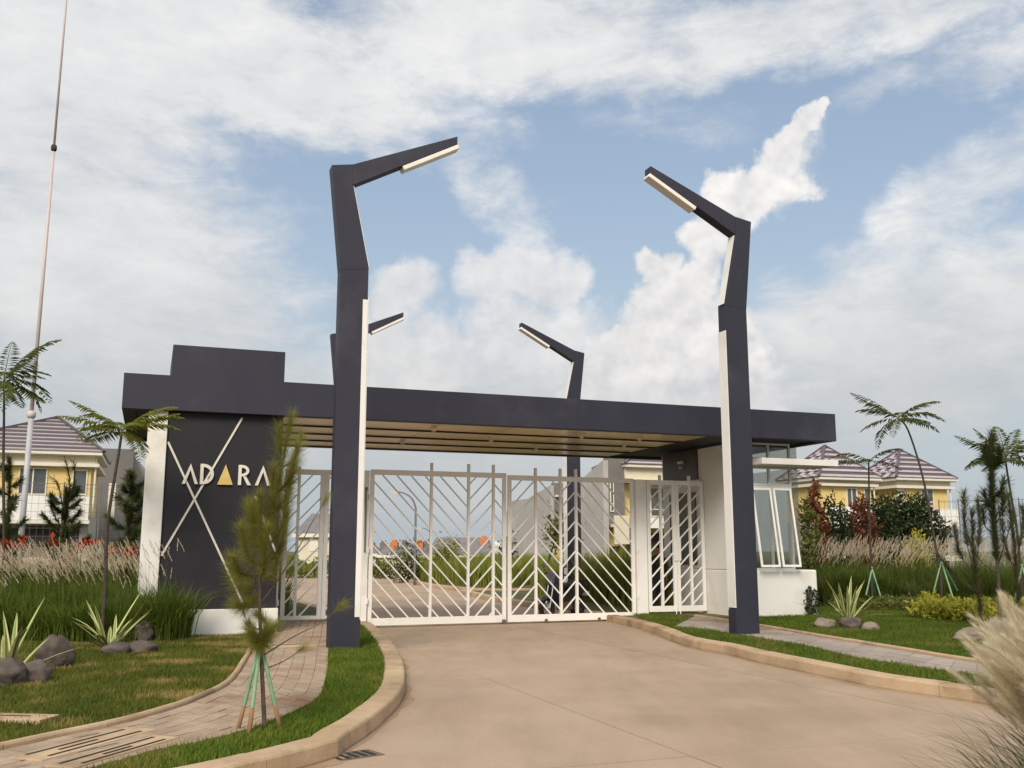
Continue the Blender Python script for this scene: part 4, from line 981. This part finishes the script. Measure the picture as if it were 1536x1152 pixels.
party('grey sided row house with yellow front nearest behind the right gate leaf', 906, 52, 5.6, zA, zA-.9, 4.6, [frontA])
zB = V(835,728,76).z
def frontB(t):
    MB().box(.3,2.4,.0,.58,3.0,zB+.2).build('stair_block', greyd, t)
    MB().box(.35,3.0,-.3,.55,zB-.9,zB-.75).build('ledge', creamw, t); window(t, .8, 1.6, 3.3, 5.0, -.01, 1)
    MB().box(.4,3.0,-.4,-.3,2.6,3.2).build('balcony_parapet', cream, t)
party('grey sided row house farther along behind the right gate leaf', 826, 76, 9.0, zB, zB-.8, 3.2, [frontB])
zC = V(776,757,104).z
def frontC(t):
    MB().box(.3,1.6,.0,.58,2.0,zC+.1).build('stair_block', greyd, t); MB().box(.4,1.8,-.3,-.1,1.4,2.6).build('balcony_parapet', cream, t)
party('small brownish row house farthest along by the gate centre', 772, 104, 3.0, zC, zC-.6, 2.6, [frontC])
# far terrace of low houses beyond the inner street
def far_house(label, x0, x1, yr, ye, Y, wall_m, tanks, base=-3.4, ridge_in=.25):
    a, b = V(x0, ye, Y), V(x1, ye, Y); w = b.x-a.x; t = thing('low_house', label, 'house', (a.x, Y, base), 0, 'low houses beyond the inner street')
    ze = a.z-base; zr = V(x0, yr, Y+3).z-base; d = 7
    MB().box(.2,w-.2,.3,d,0,ze).build('wall', wall_m, t)
    MB().add([(0,0,ze),(w,0,ze),(w,d,ze),(0,d,ze),(w*ridge_in,d/2,zr),(w*(1-ridge_in),d/2,zr)], [(0,1,5,4),(1,2,5),(2,3,4,5),(3,0,4),(3,2,1,0)]).build('roof', farroof, t)
    MB().box(-.1,w+.1,-.12,0,ze-.35,ze-.02).build('fascia', creamw, t)
    nW = max(1, int(w/2.2))
    for i in range(nW):
        xx = w*(i+.5)/nW; MB().box(xx-.4,xx+.4,.25,.298,ze-1.6,ze-.5).build('window', paneM if i % 2 else creamw, t)
    for px_, m_, hpx in tanks:
        xx = V(px_, ye, Y+2.5).x-a.x; q = .45 if m_ is orange else .4
        z0_ = ze+.2; z1_ = V(px_, hpx, Y+2.5).z-base; MB().box(xx-q,xx+q,2.0,3.2,z0_,z1_-.25).box(xx-q*.6,xx+q*.6,2.2,3.0,z1_-.25,z1_).build('roof_box', m_, t)
far_house('low house with broad grey roof and red brick front beyond the inner street', 640, 742, 806, 832, 112, brickred, [(726,orange,804)], ridge_in=.10)
far_house('low grey roofed house with an orange roof box left of the broad roof', 600, 642, 816, 832, 114, cream, [(629,orange,810),(641,greyd,809)])
far_house('low house with orange and grey roof boxes near the street lamp', 565, 601, 818, 832, 116, cream, [(591,orange,810),(606,greyd,810)])
far_house('low pale house seen past the left gate stile', 520, 566, 816, 830, 118, cream, [(556,orange,811),(575,greyd,811)])
far_house('low house between the broad roof and the row houses', 744, 790, 815, 834, 116, greyw, [(745,creamw,812)])
far_house('low pale house glimpsed through the side gate', 440, 500, 770, 800, 90, cream, [], base=-2.5)
# ------------------------------------------------------------------ street lamps
def street_lamp(label, px, py_base, py_top, Y, reach, r=.06):
    b = Vector((V(px,800,Y).x, Y, 0)); H = V(px, py_top, Y).z; t = thing('street_lamp', label, 'street lamp', b, 0, 'curved arm street lamps')
    pts = [(0,0,0),(0,0,H*.72),(-reach*.05,0,H*.86),(-reach*.3,0,H*.95),(-reach*.7,0,H*.995),(-reach,0,H)]
    MB().tube(spline(pts,5), [r*(1-.55*i/25) for i in range(26)], 8).build('mast', wirem, t, smooth=True)
    MB().prism([(-reach*1.30,H-.02),(-reach*.86,H-.14),(-reach*.86,H-.02),(-reach*1.2,H+.07)], -.1, .1).build('lamp_head', poleM, t)
street_lamp('curved arm street lamp inside the estate seen through the left gate leaf', 623, 882, 738, 46, .95)
street_lamp('distant curved arm street lamp seen through the left gate leaf', 646, 870, 792, 95, 1.0, .06)
# ------------------------------------------------------------------ hedges and shrubs
def clump(poly, h, n, size, up=.3, zb=LZ, dome=True):
    P = field(n, poly); a = np.array(poly); z = rng.uniform(0,1,n)**.6
    top = h*(.72+.28*np.sin(P[:,0]*2.1+P[:,1]*1.3)*np.cos(P[:,0]*.9-P[:,1]*1.9)+rng.normal(0,.05,n))
    return leaves(np.column_stack([P, zb+z*top]), size, up)
def hedge(name, label, cat, poly, h, n, size, m, kind='stuff', zb=LZ, group=None):
    o = np_mesh(name, *clump(poly, h, n, size, zb=zb), m); return tag(o, label, cat, group, kind)
def grassbank(label, poly, h, n, m, zb=.1, bend=(.1,.6), w=(.006,.013)):
    P = field(n, poly); v, f, *_ = tall_blades(P, rng.uniform(h*.6,h*1.1,n)*(.8+.2*np.sin(P[:,0]*1.3)*np.sin(P[:,1]*.9)), rng.uniform(*bend,n), rng.uniform(*w,n), zb=zb)
    o = np_mesh('tall_grass', v, f, m); return tag(o, label, 'grass', kind='stuff')
# beyond the gate
P1 = [G(x,y,0) for x,y in ((962,927),(900,919),(830,906),(770,896.5))]
grassbank('bright green tall grass bank behind the motorcycle inside the gate', [(P1[0].x+.35,P1[0].y+1.2),(P1[1].x+.4,P1[1].y+.8),(P1[2].x+.5,P1[2].y+.7),(P1[3].x+.6,P1[3].y+.6),(3,36),(9,31),(6.5,25)], 1.75, 26000, hedgegreen, w=(.008,.016))
P3 = [G(x,y,0) for x,y in ((612,872),(650,879),(700,884),(770,886))]
grassbank('green planted verge of tall grass across the inner street', [(p.x,p.y+1.0) for p in P3]+[(3,52),(-6.5,58)], 1.6, 16000, hedgegreen, w=(.011,.022))
hedge('hedge', 'low green hedge at the far bend seen through the left gate leaf', 'hedge', [(-22,57),(-7.5,56.5),(-7,59),(-22,60)], 1.3, 9000, .22, hedgegreen, zb=-.05)
grassbank('green shrubs and grass seen through the side gate', [tuple(W(a,b)[:2]) for a,b in ((2.2,5.2),(3.75,5.2),(4.2,14),(1.5,14))], 1.5, 6000, hedgegreen, w=(.008,.016))
def sapling(label, px, py0, py1, Y, crown_h, crown_r, m, lean=0.0, n=900, size=.16, group='young street trees', zb=0.0, flowers=None):
    b = Vector((V(px,800,Y).x, Y, zb)); H = V(px, py1, Y).z-zb
    t = thing('street_tree', label, 'tree', b, 0, group)
    MB().tube(spline([(0,0,0),(lean*.4,0,H*.5),(lean,0,H*.9)],5), [.05-.003*i for i in range(11)], 6).build('trunk', barkdark, t, smooth=True)
    q = rng.normal(size=(n,3))*np.array([crown_r*.5,crown_r*.5,crown_h*.28])+np.array([lean,0,H-crown_h*.5]); q += np.sin(q*3.1)[:,[1,2,0]]*.12
    np_mesh('crown', *leaves(q, size), m, t)
    if flowers: np_mesh('blossom', *leaves(q[:n//3]*np.array([1,1,1])+np.array([0,-.1,-.1]), size*.8), flowers, t)
sapling('slim street tree beside the street lamp mast', 655, 880, 815, 60, 3.0, .8, covergreen) if False else None
sapling('slim green street tree in front of the broad grey roof', 668, 880, 814, 48, 1.3, .75, hedgegreen)
sapling('slim dark street tree left of the street lamp', 617, 880, 824, 50, 2.2, .5, hedgedark, flowers=None)
sapling('white flowering shrub tree left of the street lamp', 606, 880, 826, 49, 1.5, .6, covergreen, flowers=whiteflower)
sapling('slim dark tree beside the gate centre stile', 760, 885, 812, 50, 2.0, .45, hedgedark)
sapling('leaning leafy sapling in front of the grey row house side', 813, 890, 778, 36, 1.2, .55, covergreen, lean=.7)
sapling('dark bushy tree beside the farthest row house', 592, 868, 838, 56, 1.6, .9, hedgedark)
# right side shrubs
def shrub(name, label, cat, px, py_top, Y, w, n, size, m, group=None, d=None, zb=LZ, stem=True, peak=.5):
    x = V(px,800,Y).x; H = V(px,py_top,Y).z-zb; t = thing(name, label, cat, (x,Y,zb), 0, group)
    q = rng.normal(size=(n,3)); q /= np.linalg.norm(q,axis=1)[:,None]; q *= rng.uniform(.35,1,(n,1))**.5
    q = q*np.array([w/2,(d or w)/2,H*.52])+np.array([0,0,H*.5]); taper = 1-peak*np.clip(q[:,2]/H,0,1); q[:,0] *= taper; q[:,1] *= taper
    q[:,:2] += np.sin(q[:,[2,2]]*4+q[:,[1,0]]*3)*.10
    np_mesh('crown', *leaves(q, size, .5), m, t)
    if stem: MB().tube([(0,0,0),(.03,0,H*.5),(0,0,H*.85)], [.05,.04,.015], 6).build('trunk', barkdark, t)
    return t
for (px,w,py) in ((1322,1.25,744),(1350,1.3,738),(1380,1.25,742)):
    shrub('hedge_tree', {1322:'dark leafy hedge tree nearest the red leaved shrub',1350:'dark leafy hedge tree in the middle of the dark row',1380:'dark leafy hedge tree at the right end of the dark row'}[px], 'tree', px, py, 33, w*1.35, 3600, .15, hedgedark, 'dark hedge trees before the right house', peak=.0)
shrub('red_leaf_shrub', 'tall reddish brown leaved shrub left of the dark hedge trees', 'shrub', 1294, 742, 32, 1.0, 1500, .17, redleaf, 'red leaved shrubs', peak=.2)
shrub('red_leaf_shrub', 'tall narrow reddish green shrub beside the guard house glass', 'shrub', 1224, 722, 30, .85, 1300, .17, redleaf, 'red leaved shrubs', peak=.45)
shrub('green_shrub', 'slim green shrub between two reddish shrubs right of the guard house', 'shrub', 1250, 742, 31, .9, 1300, .15, hedgedark, peak=.2)
shrub('green_shrub', 'green shrub against the guard house glass', 'shrub', 1212, 745, 29, .7, 900, .16, covergreen, peak=.3)
shrub('yellow_shrub', 'yellow green shrub at the foot of the dark hedge trees', 'shrub', 1372, 795, 31, 1.5, 1200, .14, coveryellow)
for px,py in ((1268,748),(1281,765)): shrub('green_shrub', {1268:'leafy green shrub top beside the tall reddish shrub',1281:'thin reddish twiggy shrub before the yellow house'}[px], 'shrub', px, py, 31.5, .7, 600, .14, hedgedark if px == 1268 else redleaf)
# ground cover
def gpoly(pts): return [tuple(G(x,y,LZ)[:2]) for x,y in pts]
hedge('ground_cover', 'low dark green ground cover in front of the right fountain grass', 'ground cover', [(8.0,24.6),(9.8,23.4),(13.5,21.5),(16,20.4),(17,23.3),(14,24.4),(10.5,25.7),(8.4,26.4)], .36, 9000, .10, covergreen)
hedge('ground_cover', 'low yellow green ground cover by the staked pines at right', 'ground cover', [(8.6,21.6),(9.4,20.0),(12.4,18.0),(14.0,19.2),(11.8,21.3),(9.4,22.6)], .52, 9000, .12, coveryellow)
hedge('ground_cover', 'strip of green shrubs growing under the yellow house at left', 'ground cover', [(-15,22.2),(-7.8,21.8),(-8.2,24),(-16,24.5)], 1.35, 7000, .16, covergreen)
b_ = G(1206,913,LZ)
shrub('climber_plant', 'small dark climbing plant at the corner of the guard house base', 'plant', 1209, 880, W(14.8,.5).y, .42, 260, .10, hedgedark, peak=.3)
# red canna flowers behind the left grass
cann = [(10,828,'leftmost red canna at the picture edge'),(34,822,'red canna beside the flag pole foot'),(80,822,'red canna in front of the bushy pine'),(122,828,'red canna left of the brightest canna'),(136,824,'tallest bright red canna before the young fern tree'),(164,836,'low orange red canna right of the bright one'),(199,838,'red canna beside the white pillar')]
for x, y, lb in cann:
    p = V(x, y, 19.2); h = p.z-LZ+.10; t = thing('canna_flower', lb, 'flower', (p.x,19.2,LZ), 0, 'red cannas behind the left grass')
    MB().tube([(0,0,0),(0,0,h)], [.012,.008], 5).build('stem', tallgrass, t)
    q = rng.normal(size=(22,3))*np.array([.05,.05,.06])+np.array([0,0,h]); np_mesh('blossom', *leaves(q, .10, .4, .8), redflower, t)
# near plume grass at the bottom right
def plume_clump(label, c, n_b, n_p, H, seed, zb=.06):
    t = thing('plume_grass', label, 'grass', (c[0],c[1],zb), 0)
    P = rng.normal(0,.13,(n_b,2)); az = np.arctan2(P[:,1],P[:,0])+rng.normal(0,.5,n_b)
    v, f, *_ = tall_blades(P, rng.uniform(H*.55,H*1.1,n_b), rng.uniform(.35,1.15,n_b), rng.uniform(.0018,.0035,n_b), az=az, zb=0, stiff=1.7)
    np_mesh('blades', v, f, MATS['near_blade'], t)
    P = rng.normal(0,.10,(n_p,2)); az = rng.normal(math.pi*.85, 1.2, n_p)
    v, f, tip, d = tall_blades(P, rng.uniform(H*.85,H*1.30,n_p), rng.uniform(.03,.34,n_p), np.full(n_p,.0016), az=az, zb=0, stiff=1.8)
    np_mesh('stalks', v, f, MATS['near_blade'], t)
    d = d*.9+np.stack([np.cos(az)*.3, np.sin(az)*.3, np.full(n_p,.1)],1); d /= np.linalg.norm(d,axis=1)[:,None]
    v, f = hairs(tip-d*.06, d, rng.uniform(.24,.40,n_p), .058, 800, .0009, .7); np_mesh('plumes', v, f, plumenear, t)
leaf('near_blade', (.10,.13,.03), (.19,.19,.06), 4, .4)
plume_clump('pale feathery plume grass close to the camera at the lower right', (2.70,4.68), 1400, 170, .90, 1)
plume_clump('second plume grass tussock cut by the right picture edge', (3.12,5.05), 900, 120, .93, 2)
# ------------------------------------------------------------------ wire fences
def wire_fence(label, p0, p1, h0, h1, nposts, group='wire mesh fences', zb=0.0, mm=wirem):
    p0, p1 = Vector(p0), Vector(p1); t = thing('wire_fence', label, 'fence', p0, 0, group); d = p1-p0
    for i in range(nposts+1):
        q = d*i/nposts; MB().tube([q+Vector((0,0,zb)), q+Vector((0,0,h1+.08))], .025, 6).build('post', mm, t)
    mb = MB(); L = d.length; n = int(L/.22)
    for i in range(n): q = d*i/n; mb.bar(q+Vector((0,0,h0)), q+Vector((0,0,h1)), .006)
    for k in range(int((h1-h0)/.3)+1): z = h0+k*.3; mb.bar(Vector((0,0,z)), d+Vector((0,0,z)), .010)
    o = mb.build('wire_mesh', mm, t); o['kind'] = 'stuff'
    MB().bar(Vector((0,0,h1)), d+Vector((0,0,h1)), .022).build('top_rail', mm, t)
f0, f1 = V(1408,752,42), V(1560,756,40)
wire_fence('dark wire mesh fence right of the yellow houses', (f0.x,42,0), (f1.x,40,0), .6, f0.z, 5)
f0, f1 = V(40,724,36), V(205,728,38)
wire_fence('thin wire mesh fence in front of the left yellow house', (f0.x,36,0), (f1.x,38,0), .6, f0.z, 3)
# ------------------------------------------------------------------ drain covers
def slotted_cover(label, px, w, d, ang, slots, z=.158):
    c_ = G(*px, z); t = thing('drain_cover', label, 'drain cover', (c_.x,c_.y,z-.012), ang, 'concrete drain covers')
    MB().box(-w/2,w/2,-d/2,d/2,-.03,.012).build('slab', kerbm, t, bevel=.006)
    for (x0,x1,y) in slots: MB().box(x0,x1,y-.014,y+.014,.0,.0155).build('slot', darkgap, t)
pa, pb = G(60,1140,.15), G(215,1098,.15); ang_l = math.atan2(pb.y-pa.y, pb.x-pa.x)
slotted_cover('slotted concrete drain cover across the brick path at lower left', (132,1113), 1.25, .30, ang_l, [(-.52,.52,.09),(-.3,.1,.0),(-.5,.5,-.09)])
slotted_cover('second slotted concrete drain cover nearest the bottom edge', (175,1125), 1.15, .24, ang_l, [(-.5,.5,.06),(-.15,.15,-.01),(-.45,.45,-.08)])
slotted_cover('small concrete cover in the brick path beside the left light pole', (435,968), .75, .38, ANG, [(-.3,.3,.12)])
slotted_cover('flat concrete cover in the lawn cut by the left picture edge', (12,1074), .8, .3, R(-8), [(-.3,.2,.02)], z=.165)
c_ = G(528,1133,.004); t = thing('road_grate', 'rusty slotted road grate against the left kerb', 'grate', (c_.x,c_.y,.0), R(38))
MB().box(-.22,.22,-.13,.13,-.02,.006).build('frame', iron, t)
for i in range(5): MB().box(-.17+i*.075,-.135+i*.075,-.10,.10,.0,.0095).build('slot', darkgap, t)
# ------------------------------------------------------------------ motorcycle behind the gate
def motorcycle(label, loc, rz, group=None):
    t = thing('motorcycle', label, 'motorcycle', loc, rz, group)
    def wheel(x):
        vs, fs = [], []; n, m = 24, 8
        for i in range(n):
            a = 2*math.pi*i/n
            for j in range(m):
                b = 2*math.pi*j/m; r = .225+.058*math.cos(b); vs.append((x+r*math.cos(a), .055*math.sin(b), .285+r*math.sin(a)))
        for i in range(n):
            for j in range(m): fs.append((i*m+j, ((i+1)%n)*m+j, ((i+1)%n)*m+(j+1)%m, i*m+(j+1)%m))
        w = MB().add(vs, fs).build('wheel', rubber, t, smooth=True)
        mb = MB().tube([(x,-.05,.285),(x,.05,.285)], .05, 10)
        for k in range(5): a = k*2*math.pi/5; mb.bar((x,0,.285),(x+.17*math.cos(a),0,.285+.17*math.sin(a)),.03)
        mb.build('rim', chrome, w)
    wheel(-.62); wheel(.62)
    MB().prism([(-.98,.72),(-.55,.52),(-.15,.42),(.15,.42),(.2,.60),(-.2,.72),(-.75,.86)], -.14,.14).build('body', black, t, bevel=.03)
    MB().prism([(-.85,.82),(-.2,.74),(.12,.70),(.14,.78),(-.25,.83),(-.55,.90),(-.88,.90)], -.13,.13).build('seat', rubber, t, bevel=.03)
    MB().prism([(.18,.45),(.34,.40),(.46,.70),(.44,.98),(.30,1.02),(.22,.75)], -.17,.17).build('leg_shield', black, t, bevel=.03)
    MB().prism([(.36,.92),(.50,.80),(.52,.96),(.42,1.10),(.32,1.06)], -.11,.11).build('headlight_cowl', bluep, t, bevel=.02)
    MB().tube([(.50,0,.90),(.535,0,.90)], [.075,.06], 12).build('headlight', chrome, t)
    MB().tube([(.34,-.34,1.02),(.36,-.2,1.07),(.38,0,1.06),(.36,.2,1.07),(.34,.34,1.02)], .017, 8).build('handlebar', black, t)
    for s in (-1,1):
        m_ = MB().tube([(.38,s*.22,1.07),(.34,s*.30,1.22)], .008, 6).build('mirror', black, t)
        MB().tube([(.335,s*.31,1.24),(.315,s*.31,1.24)], [.055,.05], 12).build('mirror_glass', chrome, m_)
        MB().tube([(.45,s*.07,.86),(.62,s*.07,.285)], .02, 8).build('fork', chrome, t)
    MB().prism([(.36,.50),(.62,.58),(.86,.47),(.84,.44),(.62,.545),(.38,.46)], -.065,.065).build('front_mudguard', black, t)
    MB().box(-.25,.1,-.12,.12,.22,.44).build('engine', iron, t, bevel=.02)
    MB().tube([(.0,-.15,.25),(-.4,-.16,.27),(-.9,-.17,.38)], [.025,.03,.045], 10).build('exhaust', chrome, t, smooth=True)
    MB().tube([(-.96,0,.74),(-.985,0,.74)], [.05,.045], 10).build('tail_light', redflower, t)
    MB().box(-1.0,-.985,-.09,.09,.52,.62).build('number_plate', white, t)
    MB().bar((.0,.14,.24),(-.05,.3,.02),.02).build('side_stand', iron, t)
mp = W(9.75, 3.25)
motorcycle('black motorcycle parked just behind the right driveway gate leaf', (mp.x,mp.y,0), ANG+R(-148))
m2 = G(1040,917,.02)
motorcycle('dark motorcycle parked behind the footpath gate beside the guard house', (m2.x,m2.y+1.2,.0), R(-35))
# ------------------------------------------------------------------ person behind the footpath gate
def person(label, loc, rz):
    t = thing('person', label, 'person', loc, rz)
    J = {'pel':(0,0,.95,.135,.10),'waist':(0,0,1.10,.125,.09),'chest':(0,0,1.30,.155,.105),'nk0':(0,0,1.45,.075,.07),'nk':(0,-.01,1.52,.055,.055),'hd':(0,-.02,1.60,.075,.088),'hd2':(0,-.015,1.70,.07,.085),
         'shL':(.17,0,1.40,.06,.06),'elL':(.23,.03,1.14,.042,.042),'wrL':(.20,-.06,.92,.03,.03),'haL':(.19,-.10,.83,.035,.022),
         'shR':(-.17,0,1.40,.06,.06),'elR':(-.23,.03,1.14,.042,.042),'wrR':(-.20,-.06,.92,.03,.03),'haR':(-.19,-.10,.83,.035,.022),
         'hpL':(.09,0,.88,.09,.09),'knL':(.10,-.02,.50,.062,.065),'anL':(.105,.02,.10,.042,.045),'toL':(.12,-.12,.035,.035,.03),
         'hpR':(-.09,0,.88,.09,.09),'knR':(-.10,-.03,.50,.062,.065),'anR':(-.105,.0,.10,.042,.045),'toR':(-.12,-.15,.035,.035,.03)}
    E_ = [('pel','waist'),('waist','chest'),('chest','nk0'),('nk0','nk'),('nk','hd'),('hd','hd2'),('chest','shL'),('shL','elL'),('elL','wrL'),('wrL','haL'),('chest','shR'),('shR','elR'),('elR','wrR'),('wrR','haR'),
          ('pel','hpL'),('hpL','knL'),('knL','anL'),('anL','toL'),('pel','hpR'),('hpR','knR'),('knR','anR'),('anR','toR')]
    ks = list(J); me = bpy.data.meshes.new('body'); me.from_pydata([J[k][:3] for k in ks], [(ks.index(a),ks.index(b)) for a,b in E_], []); me.update()
    o = bpy.data.objects.new('body', me); C.objects.link(o); o.parent = t
    sk = o.modifiers.new('skin','SKIN'); sk.use_smooth_shade = True
    for i, k in enumerate(ks): me.skin_vertices[0].data[i].radius = J[k][3:]; me.skin_vertices[0].data[i].use_root = (k == 'pel')
    sb = o.modifiers.new('sub','SUBSURF'); sb.levels = 2; sb.render_levels = 2
    dg = bpy.context.evaluated_depsgraph_get(); em = bpy.data.meshes.new_from_object(o.evaluated_get(dg)); o.modifiers.clear(); o.data = em; em.name = 'body'
    em.materials.clear(); [em.materials.append(q) for q in (skin, clothb, clothg, rubber)]
    mi = []
    for p in em.polygons:
        z = p.center.z; x = abs(p.center.x)
        if z < .07: k = 3
        elif x > .165 and z < 1.0 and z > .75: k = 0
        elif z < .98: k = 2
        elif z < 1.48: k = 1
        else: k = 0
        mi.append(k)
    em.polygons.foreach_set('material_index', mi); em.polygons.foreach_set('use_smooth', [True]*len(mi))
    bm = bmesh.new(); bmesh.ops.create_icosphere(bm, subdivisions=3, radius=1)
    for v in bm.verts: v.co = Vector((v.co.x*.086, v.co.y*.102+.006, v.co.z*.095+1.695))
    bmesh.ops.delete(bm, geom=[v for v in bm.verts if v.co.z < 1.66 or (v.co.y < -.06 and v.co.z < 1.72)], context='VERTS')
    hm = bpy.data.meshes.new('hair'); bm.to_mesh(hm); bm.free(); link('hair', hm, hairm, t)
    fm = MB().tube([(0,-.105,1.655),(0,-.125,1.63)], [.010,.016], 8)
    fm.build('nose', skin, t); 
    for s in (-1,1):
        MB().tube([(s*.032,-.096,1.665),(s*.032,-.103,1.665)], .011, 8).build('eye', hairm, t)
        for k in range(4): MB().tube([(s*.19+(k-1.5)*.012,-.105,.815),(s*.19+(k-1.5)*.012,-.12,.775-(.012 if k in (1,2) else 0)),(s*.19+(k-1.5)*.012,-.115,.745)], [.007,.006,.005], 6).build('finger', skin, t)
        MB().tube([(s*.165,-.10,.85),(s*.15,-.125,.815)], [.009,.006], 6).build('thumb', skin, t)
    return t
pp = V(988,913,24.6)
person('person in dark clothes standing behind the footpath gate', (pp.x, 24.6, .0), R(160))
# low dark planter boxes inside
bpy.context.view_layer.update()
